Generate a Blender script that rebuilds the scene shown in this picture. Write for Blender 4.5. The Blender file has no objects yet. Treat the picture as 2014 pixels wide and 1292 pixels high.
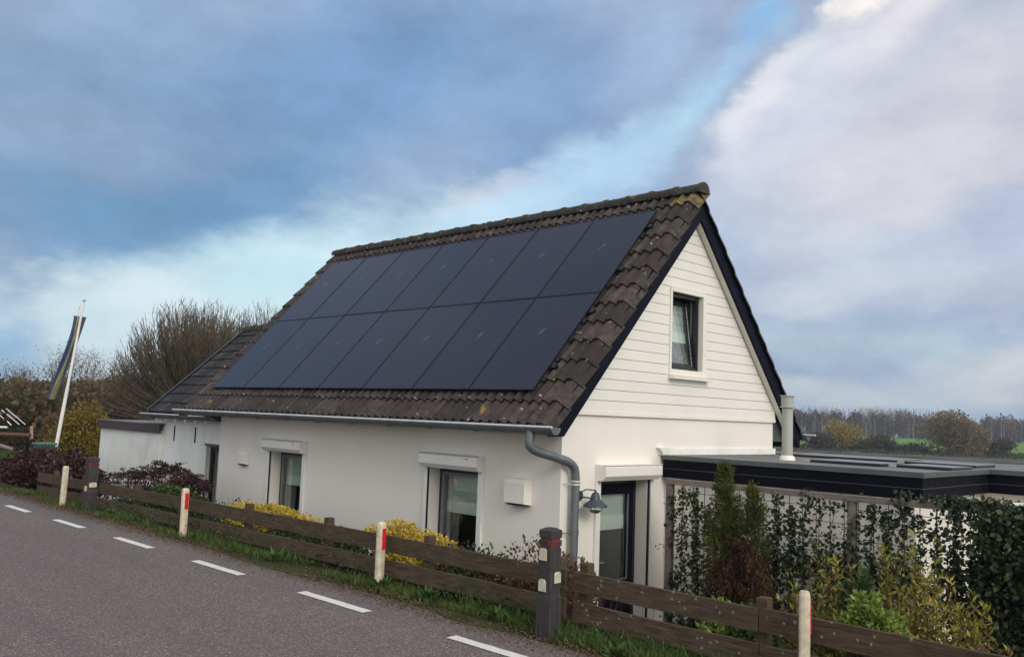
import bpy, bmesh, math, random
import numpy as np
from mathutils import Vector, Matrix, noise as mnoise
rnd = random.Random(7)
rng = np.random.default_rng(11)
S = bpy.context.scene
COL = S.collection
pi = math.pi
# ------------------------------------------------------------------ camera, sky, sun, exposure
EYE = 1.65
R = ((0.69870606, -0.09626073, -0.70890317),
     (-0.71444923, -0.04258016, -0.69839046),
     (0.03704236, 0.99444497, -0.09852442))
CAMR = Matrix(R)
cam_d = bpy.data.cameras.new('camera')
cam_d.sensor_width = 36.0; cam_d.lens = 1738.0 / 2014 * 36; cam_d.sensor_fit = 'HORIZONTAL'
cam_d.clip_start = 0.1; cam_d.clip_end = 4000
cam = bpy.data.objects.new('camera', cam_d); COL.objects.link(cam)
cam.matrix_world = Matrix.Translation((0, 0, EYE)) @ CAMR.to_4x4()
S.camera = cam
SUN_AZ, SUN_EL = 196.0, 30.0      # azimuth measured from +Y towards +X
sa, se = math.radians(SUN_AZ), math.radians(SUN_EL)
sdir = Vector((math.sin(sa)*math.cos(se), math.cos(sa)*math.cos(se), math.sin(se)))
sun_d = bpy.data.lights.new('sun', 'SUN'); sun_d.energy = 1.15; sun_d.angle = math.radians(22); sun_d.color = (1, 0.965, 0.91)
sun = bpy.data.objects.new('sun', sun_d); COL.objects.link(sun)
sun.rotation_euler = (-sdir).to_track_quat('-Z', 'Y').to_euler()
S.view_settings.view_transform = 'Standard'; S.view_settings.look = 'None'
S.view_settings.exposure = 0.14; S.view_settings.gamma = 1; S.view_settings.use_curve_mapping = False
S.render.engine = 'CYCLES'
S.cycles.max_bounces = 6; S.cycles.transparent_max_bounces = 12

def lin(c):
    c = c / 255.0
    return c / 12.92 if c <= 0.04045 else ((c + 0.055) / 1.055) ** 2.4
def rgb(r, g, b): return (lin(r), lin(g), lin(b), 1.0)

class NT:
    def __init__(s, tree): s.t = tree; s.n = tree.nodes; s.l = tree.links
    def node(s, typ, **kw):
        n = s.n.new(typ)
        for k, v in kw.items(): setattr(n, k, v)
        return n
    def put(s, sock, v):
        if isinstance(v, bpy.types.NodeSocket): s.l.new(v, sock)
        elif v is not None: sock.default_value = v
    def math(s, op, a, b=None, c=None, clamp=False):
        n = s.node('ShaderNodeMath', operation=op); n.use_clamp = clamp
        s.put(n.inputs[0], a); s.put(n.inputs[1], b); s.put(n.inputs[2], c)
        return n.outputs[0]
    def vmath(s, op, a, b=None):
        n = s.node('ShaderNodeVectorMath', operation=op)
        s.put(n.inputs[0], a); s.put(n.inputs[1], b)
        return n.outputs['Value'] if op in ('LENGTH', 'DOT_PRODUCT') else n.outputs[0]
    def mix(s, f, a, b, mode='MIX'):
        n = s.node('ShaderNodeMix', data_type='RGBA', blend_type=mode)
        s.put(n.inputs[0], f); s.put(n.inputs[6], a); s.put(n.inputs[7], b)
        return n.outputs[2]
    def ramp(s, f, stops, interp='LINEAR'):
        n = s.node('ShaderNodeValToRGB'); cr = n.color_ramp; cr.interpolation = interp
        while len(cr.elements) < len(stops): cr.elements.new(0.5)
        for e, (p, c) in zip(cr.elements, stops):
            e.position = p; e.color = c if len(c) == 4 else (*c, 1)
        s.put(n.inputs[0], f)
        return n.outputs[0]
    def noise(s, vec, scale, detail=4, rough=0.55, dist=0.0, col=False):
        n = s.node('ShaderNodeTexNoise')
        n.inputs['Scale'].default_value = scale; n.inputs['Detail'].default_value = detail
        n.inputs['Roughness'].default_value = rough; n.inputs['Distortion'].default_value = dist
        s.put(n.inputs['Vector'], vec)
        return n.outputs['Color'] if col else n.outputs['Fac']
    def maprange(s, v, a, b, c=0.0, d=1.0, smooth=False):
        n = s.node('ShaderNodeMapRange'); n.interpolation_type = 'SMOOTHSTEP' if smooth else 'LINEAR'
        s.put(n.inputs[0], v); n.inputs[1].default_value = a; n.inputs[2].default_value = b
        n.inputs[3].default_value = c; n.inputs[4].default_value = d
        return n.outputs[0]

# world: Nishita sky behind a broken layer of cloud
wd = bpy.data.worlds.new('World'); S.world = wd; wd.use_nodes = True
W = NT(wd.node_tree); W.n.clear()
wout = W.node('ShaderNodeOutputWorld')
sky = W.node('ShaderNodeTexSky', sky_type='NISHITA'); sky.sun_disc = False
sky.sun_elevation = se; sky.sun_rotation = sa
bgs = W.node('ShaderNodeBackground'); W.put(bgs.inputs[0], sky.outputs[0]); bgs.inputs[1].default_value = 0.07
gen = W.vmath('NORMALIZE', W.node('ShaderNodeTexCoord').outputs['Generated'])
sep = W.node('ShaderNodeSeparateXYZ'); W.put(sep.inputs[0], gen)
az = W.math('ARCTAN2', sep.outputs[0], sep.outputs[1]); el = W.math('ARCSINE', sep.outputs[2])
cmb = W.node('ShaderNodeCombineXYZ'); W.put(cmb.inputs[0], az); W.put(cmb.inputs[1], el)
# billow distortion of the cloud edges, stretched sideways as low cloud is
stre = W.vmath('MULTIPLY', gen, (1, 1, 2.0))
nz1 = W.noise(stre, 3.0, 4, 0.5, col=True); nz2 = W.noise(stre, 8, 9, 0.62, col=True)
d1 = W.vmath('SUBTRACT', nz1, (0.5, 0.5, 0.5)); d2 = W.vmath('SUBTRACT', nz2, (0.5, 0.5, 0.5))
pos = W.vmath('ADD', W.vmath('ADD', cmb.outputs[0], W.vmath('MULTIPLY', d1, (0.13, 0.09, 0))), W.vmath('MULTIPLY', d2, (0.13, 0.09, 0)))
pos = W.vmath('MULTIPLY', pos, (1, 1, 0))
SKY_BASE = rgb(146, 164, 192)
tone = W.noise(stre, 2.1, 6, 0.6)
colr = W.ramp(tone, [(0.3, rgb(124, 150, 180)), (0.5, SKY_BASE), (0.72, rgb(184, 190, 202))])
# (az, el in degrees, half width, half height, rotation, colour, strength, inner)
BLOBS = [
 (16, 18, 17, 9, 5, rgb(120, 150, 182), 0.85, 0.1),
 (22, 10.3, 13, 5.2, 6, rgb(92, 136, 174), 0.9, 0.2),
 (19, 14.5, 8, 3.0, -4, rgb(134, 152, 180), 0.6, 0.1),
 (35, 20.5, 14, 5.6, 22, rgb(112, 148, 190), 0.9, 0.2),
 (29, 13.2, 8, 3.0, 18, rgb(96, 138, 178), 0.8, 0.2),
 (47, 19.6, 8, 4.6, 34, rgb(126, 156, 196), 0.85, 0.2),
 (54, 23.5, 6, 2.6, 36, rgb(156, 180, 212), 0.7, 0.1),
 (14, 22, 8, 4, 0, rgb(142, 162, 188), 0.6, 0.1),
 (33, 8.0, 17, 4.6, 17, rgb(194, 224, 234), 0.95, 0.35),
 (21, 4.8, 10, 3.2, 4, rgb(200, 219, 226), 0.95, 0.35),
 (46, 13.4, 12, 2.6, 26, rgb(182, 212, 234), 0.85, 0.25),
 (44, 14.4, 4, 1.2, 18, rgb(190, 194, 210), 0.6, 0.1),
 (53.5, 17.6, 9, 2.1, 42, rgb(176, 208, 232), 0.75, 0.1),
 (61.5, 25.4, 4.6, 1.6, 44, rgb(136, 184, 226), 0.8, 0.1),
 (57.5, 20.8, 5, 1.0, 46, rgb(160, 200, 230), 0.5, 0.0),
 (13.5, 3.0, 3.4, 2.6, 0, rgb(120, 170, 208), 0.8, 0.1),
 (72, 17, 15, 8, 20, rgb(200, 198, 208), 0.9, 0.25),
 (70, 24.8, 8, 2.4, 28, rgb(222, 218, 222), 0.9, 0.1),
 (67.5, 25.8, 3.4, 1.0, 32, rgb(252, 244, 236), 0.95, 0.15),
 (62, 18.5, 8, 3.6, 40, rgb(204, 208, 222), 0.75, 0.2),
 (61, 20.4, 5.5, 1.5, 46, rgb(220, 221, 228), 0.85, 0.2),
 (75, 11.2, 14, 2.4, 6, rgb(168, 182, 206), 0.7, 0.2),
 (64, 8.6, 11, 2.2, 3, rgb(190, 198, 212), 0.75, 0.2),
 (55, 12.0, 5, 3.0, 10, rgb(192, 204, 222), 0.8, 0.2),
 (66, 5.2, 14, 1.8, -3, rgb(164, 184, 200), 0.85, 0.2),
 (75, 3.4, 6, 1.8, 6, rgb(194, 196, 202), 0.85, 0.1),
 (62, 1.6, 14, 1.6, 0, rgb(182, 192, 200), 0.8, 0.2),
]
for (a, e, w, h, rot, c, st, inner) in BLOBS:
    mp = W.node('ShaderNodeMapping', vector_type='TEXTURE'); W.put(mp.inputs[0], pos)
    mp.inputs['Location'].default_value = (math.radians(a), math.radians(e), 0)
    mp.inputs['Rotation'].default_value = (0, 0, math.radians(rot))
    mp.inputs['Scale'].default_value = (math.radians(w), math.radians(h), 1)
    f = W.maprange(W.vmath('LENGTH', mp.outputs[0]), inner, 1.25, st, 0.0, smooth=True)
    colr = W.mix(f, colr, c)
# fine mottling inside the cloud
colr = W.mix(0.26, colr, W.ramp(W.noise(stre, 6, 9, 0.62, 0.0), [(0.3, rgb(128, 128, 134)), (0.7, rgb(252, 250, 246))]), 'OVERLAY')
# unseen bright sky added round the sun (behind the camera) to brighten the walls
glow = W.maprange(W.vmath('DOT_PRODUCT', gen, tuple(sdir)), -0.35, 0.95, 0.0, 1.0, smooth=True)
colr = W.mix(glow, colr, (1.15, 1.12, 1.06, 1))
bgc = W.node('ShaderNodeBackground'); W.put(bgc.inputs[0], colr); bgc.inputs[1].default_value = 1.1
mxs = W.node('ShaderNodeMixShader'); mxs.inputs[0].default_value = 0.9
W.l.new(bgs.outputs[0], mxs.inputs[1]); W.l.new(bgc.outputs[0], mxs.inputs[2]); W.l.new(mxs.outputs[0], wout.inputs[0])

# ------------------------------------------------------------------ helpers
def obj(name, me, mat=None, parent=None):
    o = bpy.data.objects.new(name, me); COL.objects.link(o)
    if mat is not None and not me.materials: me.materials.append(mat)
    if parent is not None: o.parent = parent
    return o
def tag(o, label=None, cat=None, group=None, kind=None):
    if label: o['label'] = label
    if cat: o['category'] = cat
    if group: o['group'] = group
    if kind: o['kind'] = kind
    return o
def thing(name, label, cat, loc=(0, 0, 0), group=None):
    o = bpy.data.objects.new(name, None); COL.objects.link(o); o.location = loc; o.empty_display_size = 0.2
    bpy.context.view_layer.update
    return tag(o, label, cat, group)
class MB:
    """collects faces in WORLD coordinates; build() makes one mesh, stored relative to its parent's location"""
    def __init__(s): s.v = []; s.f = []; s.sm = False
    def add(s, vs, fs):
        b = len(s.v); s.v += [tuple(p) for p in vs]; s.f += [tuple(i + b for i in f) for f in fs]; return s
    def box(s, x0, x1, y0, y1, z0, z1):
        if x0 > x1: x0, x1 = x1, x0
        if y0 > y1: y0, y1 = y1, y0
        if z0 > z1: z0, z1 = z1, z0
        vs = [(x0,y0,z0),(x1,y0,z0),(x1,y1,z0),(x0,y1,z0),(x0,y0,z1),(x1,y0,z1),(x1,y1,z1),(x0,y1,z1)]
        return s.add(vs, [(0,3,2,1),(4,5,6,7),(0,1,5,4),(1,2,6,5),(2,3,7,6),(3,0,4,7)])
    def prism(s, poly, axis, a, b):
        """poly: 2D points in the two remaining axes (x,z for axis y; y,z for x; x,y for z)"""
        def P(p, t): return {'y': (p[0], t, p[1]), 'x': (t, p[0], p[1]), 'z': (p[0], p[1], t)}[axis]
        n = len(poly)
        vs = [P(p, a) for p in poly] + [P(p, b) for p in poly]
        fs = [tuple(range(n))[::-1], tuple(range(n, 2*n))] + [(i, (i+1) % n, n + (i+1) % n, n + i) for i in range(n)]
        return s.add(vs, fs)
    def tube(s, pts, rad, n=10, cap=True):
        pts = [Vector(p) for p in pts]
        rads = rad if isinstance(rad, (list, tuple)) else [rad]*len(pts)
        t0 = (pts[1]-pts[0]).normalized()
        ref = Vector((0, 0, 1)) if abs(t0.z) < 0.9 else Vector((1, 0, 0))
        u = t0.cross(ref).normalized(); vs = []; b = len(s.v)
        for i, p in enumerate(pts):
            t = ((pts[min(i+1, len(pts)-1)] - pts[max(i-1, 0)])).normalized()
            u = (u - t*u.dot(t)).normalized(); w = t.cross(u)
            for k in range(n):
                a = 2*pi*k/n; vs.append(p + (u*math.cos(a) + w*math.sin(a))*rads[i])
        fs = [(i*n+k, i*n+(k+1) % n, (i+1)*n+(k+1) % n, (i+1)*n+k) for i in range(len(pts)-1) for k in range(n)]
        if cap: fs += [tuple(range(n))[::-1], tuple(range((len(pts)-1)*n, len(pts)*n))]
        return s.add(vs, fs)
    def lathe(s, c, prof, n=20):
        """prof: (radius, z)"""
        vs = [(c[0]+r*math.cos(2*pi*k/n), c[1]+r*math.sin(2*pi*k/n), c[2]+z) for r, z in prof for k in range(n)]
        fs = [(i*n+k, i*n+(k+1) % n, (i+1)*n+(k+1) % n, (i+1)*n+k) for i in range(len(prof)-1) for k in range(n)]
        return s.add(vs, fs)
    def build(s, name, mat, parent=None, bevel=0, smooth=False, wobble=0.0):
        off = Vector(parent.matrix_parent_off) if False else (Vector(WLOC[parent.name]) if parent is not None and parent.name in WLOC else Vector((0, 0, 0)))
        me = bpy.data.meshes.new(name)
        me.from_pydata([(p[0]-off.x, p[1]-off.y, p[2]-off.z) for p in s.v], [], s.f)
        bm = bmesh.new(); bm.from_mesh(me)
        bmesh.ops.recalc_face_normals(bm, faces=bm.faces)
        if bevel:
            es = [e for e in bm.edges if len(e.link_faces) == 2 and e.calc_face_angle(0) > 0.5]
            bmesh.ops.bevel(bm, geom=es, offset=bevel, segments=2, affect='EDGES', profile=0.6)
        if wobble:
            for v in bm.verts:
                q = v.co + off
                v.co += Vector((mnoise.noise(q*3.1), mnoise.noise(q*3.1+Vector((9, 0, 0))), mnoise.noise(q*2.3+Vector((0, 7, 0)))))*wobble
        bm.to_mesh(me); bm.free()
        if smooth:
            for p in me.polygons: p.use_smooth = True
            try: me.set_sharp_from_angle(angle=math.radians(38))
            except Exception: pass
        o = obj(name, me, mat, parent); WLOC[o.name] = tuple(off); return o
WLOC = {}
def thg(name, label, cat, loc=(0, 0, 0), group=None):
    o = thing(name, label, cat, loc, group); WLOC[o.name] = tuple(loc); return o
def single(mb, name, mat, label, cat, loc, group=None, **kw):
    """a one-mesh thing with its origin at loc"""
    class P: pass
    me_o = mb.build(name, mat, None, **kw)
    me_o.data.transform(Matrix.Translation(-Vector(loc))); me_o.location = loc
    return tag(me_o, label, cat, group)
def at(px, py, depth):
    """world point seen at a photo pixel at a given distance along the view axis"""
    v = CAMR @ Vector(((px-1007)/1738*depth, -(py-646)/1738*depth, -depth))
    return Vector((v.x, v.y, v.z+EYE))

# ------------------------------------------------------------------ materials
def newmat(name):
    m = bpy.data.materials.new(name); m.use_nodes = True; t = NT(m.node_tree)
    return m, t, t.n['Principled BSDF']
def tcoord(t): return t.node('ShaderNodeTexCoord').outputs['Object']
def wpos(t): return t.node('ShaderNodeNewGeometry').outputs['Position']
def bump(t, b, h, strength, dist):
    n = t.node('ShaderNodeBump'); n.inputs['Strength'].default_value = strength; n.inputs['Distance'].default_value = dist
    t.put(n.inputs['Height'], h); t.l.new(n.outputs[0], b.inputs['Normal'])
def simple(name, col, rough=0.5, metal=0.0, var=0.12, scale=6.0, bmp=0.0, spec=0.5):
    m, t, b = newmat(name)
    p = wpos(t)
    n = t.noise(p, scale, 5, 0.6)
    c2 = tuple(min(1, c*(1+var)) for c in col[:3]) + (1,); c1 = tuple(c*(1-var) for c in col[:3]) + (1,)
    t.put(b.inputs['Base Color'], t.ramp(n, [(0.3, c1), (0.7, c2)]))
    t.put(b.inputs['Roughness'], t.maprange(t.noise(p, scale*4, 3), 0.3, 0.7, max(0.02, rough-0.08), min(1, rough+0.08)))
    b.inputs['Metallic'].default_value = metal; b.inputs['Specular IOR Level'].default_value = spec
    if bmp: bump(t, b, t.noise(p, scale*12, 4), bmp, 0.01)
    return m
M = {}
def plaster(name, base, dirt, dirtamt, grime):
    m, t, b = newmat(name); p = wpos(t)
    n1 = t.noise(p, 0.9, 6, 0.65); n2 = t.noise(t.vmath('MULTIPLY', p, (1.5, 1.5, 0.8)), 1.7, 6, 0.7)
    c = t.mix(t.maprange(n1, 0.45, 0.75, 0, dirtamt), base, dirt)
    c = t.mix(t.maprange(n2, 0.52, 0.8, 0, grime), c, dirt)
    t.put(b.inputs['Base Color'], c); b.inputs['Roughness'].default_value = 0.85; b.inputs['Specular IOR Level'].default_value = 0.3
    h = t.math('ADD', t.noise(p, 160, 3, 0.6), t.math('MULTIPLY', t.noise(p, 3.5, 4), 1.5))
    bump(t, b, h, 0.25, 0.004)
    return m
M['plaster'] = plaster('white_plaster', (0.80, 0.76, 0.695, 1), (0.70, 0.65, 0.57, 1), 0.35, 0.2)
M['oldplaster'] = plaster('old_whitewash', (0.84, 0.84, 0.81, 1), (0.47, 0.49, 0.40, 1), 0.55, 0.75)
M['cream'] = simple('cream_paint', (0.78, 0.74, 0.66), 0.4, var=0.04, scale=3)
M['siding'] = simple('cream_siding', (0.79, 0.76, 0.70), 0.38, var=0.035, scale=2.2)
M['whitetrim'] = simple('white_trim', (0.78, 0.765, 0.72), 0.45, var=0.04, scale=4)
M['groove'] = simple('groove', (0.45, 0.42, 0.38), 0.8)
M['navy'] = simple('navy_board', (0.0045, 0.006, 0.015), 0.55, var=0.2, scale=3, spec=0.08)
M['black'] = simple('black_frame', (0.012, 0.012, 0.016), 0.35, var=0.2)
M['panegrey'] = simple('pane_reflection_grey', (0.03, 0.028, 0.034), 0.35, var=0.15)
M['interior'] = simple('dark_interior', (0.02, 0.02, 0.02), 0.9)  # near black: the darkness of unlit rooms is put into the colour
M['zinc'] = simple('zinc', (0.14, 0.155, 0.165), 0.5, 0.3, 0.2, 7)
M['zinclight'] = simple('zinc_rim_lit', (0.66, 0.66, 0.66), 0.4, 0.2, 0.15, 7)  # brighter copy of zinc; light reflected by the rim is in the colour
M['blind'] = simple('pale_blind', (0.50, 0.58, 0.52), 0.9, var=0.06)
M['blindlight'] = simple('pale_blind_lit', (0.70, 0.76, 0.70), 0.9, var=0.05)
M['curtain'] = simple('net_curtain', (0.20, 0.22, 0.20), 0.95, var=0.5, scale=40)
M['greytrim'] = simple('grey_roof_trim', (0.085, 0.10, 0.105), 0.5, 0.1, 0.12, 4)
M['fascia'] = simple('black_fascia', (0.004, 0.0045, 0.009), 0.6, var=0.2, scale=3, spec=0.1)
M['bitumen'] = simple('bitumen', (0.15, 0.15, 0.155), 0.85, var=0.3, scale=1.3, bmp=0.3)
M['brownboard'] = simple('brown_fascia', (0.055, 0.034, 0.027), 0.5, var=0.2)
M['pipe'] = simple('cream_pipe', (0.38, 0.385, 0.345), 0.45, var=0.06)
M['lampgrey'] = simple('lamp_grey', (0.045, 0.06, 0.08), 0.4, 0.2)
M['steel'] = simple('aluminium', (0.55, 0.56, 0.58), 0.3, 0.8, 0.1)
M['poleWhite'] = simple('white_pole', (0.72, 0.71, 0.68), 0.35, var=0.08)
M['wire'] = simple('wire', (0.03, 0.03, 0.03), 0.6)
M['greenbin'] = simple('green_bin', (0.03, 0.07, 0.06), 0.45)
M['dirtbark'] = simple('bark', (0.085, 0.068, 0.052), 0.9, var=0.35, scale=9)
M['darkbark'] = simple('dark_twig', (0.05, 0.036, 0.028), 0.9, var=0.3, scale=9)
M['palebark'] = simple('pale_bark', (0.19, 0.17, 0.15), 0.9, var=0.3)
M['black2'] = simple('underlay', (0.02, 0.02, 0.02), 0.9)

def glassmat():
    m = bpy.data.materials.new('window_glass'); m.use_nodes = True; t = NT(m.node_tree); t.n.clear()
    out = t.node('ShaderNodeOutputMaterial')
    tr = t.node('ShaderNodeBsdfTransparent'); tr.inputs[0].default_value = (0.93, 0.96, 0.95, 1)
    gl = t.node('ShaderNodeBsdfGlossy'); gl.inputs['Roughness'].default_value = 0.02
    fr = t.node('ShaderNodeLayerWeight'); fr.inputs[0].default_value = 0.12
    mx = t.node('ShaderNodeMixShader'); t.l.new(t.math('ADD', fr.outputs['Facing'], 0.05, clamp=True), mx.inputs[0]); t.l.new(tr.outputs[0], mx.inputs[1]); t.l.new(gl.outputs[0], mx.inputs[2])
    t.l.new(mx.outputs[0], out.inputs[0]); return m
M['glass'] = glassmat()
def bulbmat():
    m, t, b = newmat('clear_bulb'); b.inputs['Base Color'].default_value = (0.8, 0.82, 0.84, 1); b.inputs['Roughness'].default_value = 0.05
    b.inputs['Transmission Weight'].default_value = 0.9; return m
M['bulb'] = bulbmat()
def tilemat(name, c0, c1, c2, moss, lich):
    m, t, b = newmat(name); p = wpos(t)
    oi = t.node('ShaderNodeObjectInfo').outputs['Random']
    c = t.ramp(oi, [(0, c0), (0.5, c1), (1, c2)])
    n = t.noise(p, 9, 6, 0.7)
    c = t.mix(t.maprange(n, 0.38, 0.66, 0, 0.85), c, (0.024, 0.019, 0.018, 1))
    # algae / moss film
    nm = t.noise(p, 2.3, 6, 0.7)
    c = t.mix(t.maprange(nm, 0.5, 0.75, 0, moss), c, (0.075, 0.075, 0.052, 1))
    # crusty pale lichen
    vo = t.node('ShaderNodeTexVoronoi'); vo.inputs['Scale'].default_value = 16; t.put(vo.inputs['Vector'], t.vmath('ADD', p, t.vmath('MULTIPLY', t.noise(p, 30, 3, col=True), (0.06, 0.06, 0.06))))
    sepc = t.node('ShaderNodeSeparateColor'); t.l.new(vo.outputs['Color'], sepc.inputs[0])
    spot = t.math('MULTIPLY', t.maprange(vo.outputs['Distance'], 0.16, 0.26, 1, 0), t.maprange(sepc.outputs[0], 1-lich, 1-lich+0.02, 0, 1))
    c = t.mix(spot, c, (0.34, 0.33, 0.30, 1))
    vo2 = t.node('ShaderNodeTexVoronoi'); vo2.inputs['Scale'].default_value = 3.2; t.put(vo2.inputs['Vector'], t.vmath('ADD', p, t.vmath('MULTIPLY', t.noise(p, 14, 4, col=True), (0.25, 0.25, 0.25))))
    sep2 = t.node('ShaderNodeSeparateColor'); t.l.new(vo2.outputs['Color'], sep2.inputs[0])
    o2 = t.math('MULTIPLY', t.math('MULTIPLY', t.maprange(vo2.outputs['Distance'], 0.1, 0.24, 1, 0), t.maprange(sep2.outputs[1], 0.90, 0.92, 0, 1)), t.maprange(t.noise(p, 45, 3), 0.4, 0.55))
    c = t.mix(o2, c, (0.26, 0.17, 0.045, 1))
    fine = t.noise(p, 120, 3, 0.7)
    c = t.mix(0.5, c, t.ramp(fine, [(0.3, (0.25, 0.25, 0.25)), (0.7, (0.8, 0.8, 0.8))]), 'OVERLAY')
    t.put(b.inputs['Base Color'], c); b.inputs['Roughness'].default_value = 0.88; b.inputs['Specular IOR Level'].default_value = 0.25
    bump(t, b, t.math('ADD', fine, t.math('MULTIPLY', spot, 1.5)), 0.5, 0.004)
    return m
M['tile'] = tilemat('roof_tile', (0.042, 0.034, 0.032, 1), (0.062, 0.050, 0.047, 1), (0.092, 0.075, 0.069, 1), 0.2, 0.14)
M['ridge'] = tilemat('ridge_tile', (0.050, 0.046, 0.040, 1), (0.065, 0.060, 0.050, 1), (0.08, 0.074, 0.062, 1), 0.5, 0.16)
M['flattile'] = tilemat('flat_tile', (0.022, 0.022, 0.026, 1), (0.032, 0.031, 0.034, 1), (0.06, 0.055, 0.052, 1), 0.25, 0.04)
def lichenyellow():
    m, t, b = newmat('tile_with_yellow_lichen'); p = wpos(t)
    f = t.maprange(t.noise(p, 14, 6, 0.7), 0.46, 0.58)
    t.put(b.inputs['Base Color'], t.mix(f, (0.07, 0.06, 0.045, 1), (0.20, 0.14, 0.035, 1))); b.inputs['Roughness'].default_value = 0.9
    bump(t, b, t.noise(p, 90, 4), 0.5, 0.005); return m
M['yellowtile'] = lichenyellow()
def panelmat():
    m, t, b = newmat('solar_glass'); p = tcoord(t)
    ri = t.node('ShaderNodeObjectInfo').outputs['Random']
    base = t.ramp(ri, [(0, (0.008, 0.008, 0.020, 1)), (1, (0.015, 0.013, 0.028, 1))])
    # faint pale streak near the middle of each pane
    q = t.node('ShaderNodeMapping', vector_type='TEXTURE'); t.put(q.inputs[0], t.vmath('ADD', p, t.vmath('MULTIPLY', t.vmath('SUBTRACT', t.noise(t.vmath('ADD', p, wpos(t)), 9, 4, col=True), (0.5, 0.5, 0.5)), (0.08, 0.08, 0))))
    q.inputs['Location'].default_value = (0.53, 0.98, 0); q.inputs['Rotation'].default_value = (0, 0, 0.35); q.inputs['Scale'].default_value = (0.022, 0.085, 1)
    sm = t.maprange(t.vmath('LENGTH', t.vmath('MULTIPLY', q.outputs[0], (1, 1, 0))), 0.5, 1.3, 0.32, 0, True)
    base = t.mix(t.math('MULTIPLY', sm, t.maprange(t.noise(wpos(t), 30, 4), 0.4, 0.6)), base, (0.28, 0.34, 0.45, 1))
    dust = t.noise(wpos(t), 1.2, 6, 0.7)
    base = t.mix(t.maprange(dust, 0.45, 0.8, 0, 0.3), base, (0.032, 0.029, 0.040, 1))
    t.put(b.inputs['Base Color'], base)
    t.put(b.inputs['Roughness'], t.maprange(dust, 0.3, 0.7, 0.16, 0.30)); b.inputs['Specular IOR Level'].default_value = 0.36
    return m
M['panel'] = panelmat()
M['panelframe'] = simple('panel_frame', (0.022, 0.022, 0.032), 0.3, 0.5)

def asphalt():
    m, t, b = newmat('asphalt'); p = wpos(t)
    vo = t.node('ShaderNodeTexVoronoi'); vo.inputs['Scale'].default_value = 120; t.put(vo.inputs['Vector'], p)
    sepc = t.node('ShaderNodeSeparateColor'); t.l.new(vo.outputs['Color'], sepc.inputs[0])
    c = t.ramp(sepc.outputs[0], [(0, (0.085, 0.066, 0.062, 1)), (0.4, (0.132, 0.106, 0.100, 1)), (0.75, (0.175, 0.142, 0.133, 1)), (0.93, (0.26, 0.22, 0.20, 1)), (0.99, (0.46, 0.43, 0.39, 1))])
    c = t.mix(0.6, c, t.ramp(t.noise(p, 260, 2, 0.7), [(0.25, (0.3, 0.3, 0.3, 1)), (0.75, (0.72, 0.70, 0.69, 1))]), 'OVERLAY')
    big = t.noise(t.vmath('MULTIPLY', p, (1.6, 0.22, 1)), 1.1, 6, 0.65)
    c = t.mix(t.maprange(big, 0.35, 0.7, 0.0, 0.35), c, (0.085, 0.07, 0.075, 1))
    sx = t.node('ShaderNodeSeparateXYZ'); t.put(sx.inputs[0], p)
    edge = t.maprange(t.math('ADD', sx.outputs[0], t.math('MULTIPLY', t.noise(p, 5, 6, 0.7), 0.5)), 5.0, 5.28, 0, 1)
    c = t.mix(t.math('MULTIPLY', edge, t.maprange(t.noise(p, 25, 5, 0.7), 0.4, 0.62)), c, (0.055, 0.045, 0.032, 1))
    t.put(b.inputs['Base Color'], c); b.inputs['Roughness'].default_value = 0.8; b.inputs['Specular IOR Level'].default_value = 0.35
    bump(t, b, t.math('ADD', vo.outputs['Distance'], t.noise(p, 120, 3)), 0.8, 0.006)
    return m
M['asphalt'] = asphalt()
def paintmat():
    m, t, b = newmat('road_paint'); p = wpos(t)
    f = t.math('MAXIMUM', t.maprange(t.noise(p, 70, 4, 0.7), 0.54, 0.64, 0, 0.75), t.maprange(t.noise(p, 6, 5, 0.7), 0.55, 0.75, 0, 0.5))
    t.put(b.inputs['Base Color'], t.mix(f, (0.72, 0.69, 0.66, 1), (0.3, 0.28, 0.27, 1))); b.inputs['Roughness'].default_value = 0.6
    bump(t, b, t.noise(p, 90, 3), 0.4, 0.004); return m
M['paint'] = paintmat()
def groundmat():
    m, t, b = newmat('ground'); p = wpos(t)
    n = t.noise(p, 1.6, 6, 0.65); f = t.noise(p, 34, 5, 0.7)
    near = t.ramp(n, [(0.35, (0.038, 0.030, 0.020, 1)), (0.5, (0.045, 0.048, 0.018, 1)), (0.68, (0.045, 0.085, 0.018, 1))])
    near = t.mix(0.6, near, t.ramp(f, [(0.3, (0.2, 0.2, 0.2, 1)), (0.72, (0.85, 0.83, 0.78, 1))]), 'OVERLAY')
    dist = t.vmath('LENGTH', t.vmath('MULTIPLY', p, (1, 1, 0)))
    dn = t.math('ADD', dist, t.math('MULTIPLY', t.noise(p, 0.02, 3), 40))
    reed = t.ramp(t.noise(p, 0.3, 5), [(0.35, (0.050, 0.062, 0.030, 1)), (0.65, (0.085, 0.105, 0.045, 1))])
    mead = t.ramp(t.noise(p, 0.05, 5), [(0.3, (0.085, 0.17, 0.028, 1)), (0.7, (0.13, 0.23, 0.04, 1))])
    c = t.mix(t.maprange(dist, 28, 45), near, reed); c = t.mix(t.maprange(dn, 195, 205), c, mead)
    t.put(b.inputs['Base Color'], c); b.inputs['Roughness'].default_value = 0.95; b.inputs['Specular IOR Level'].default_value = 0.15
    bump(t, b, f, 0.8, 0.03); return m
M['ground'] = groundmat()
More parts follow.
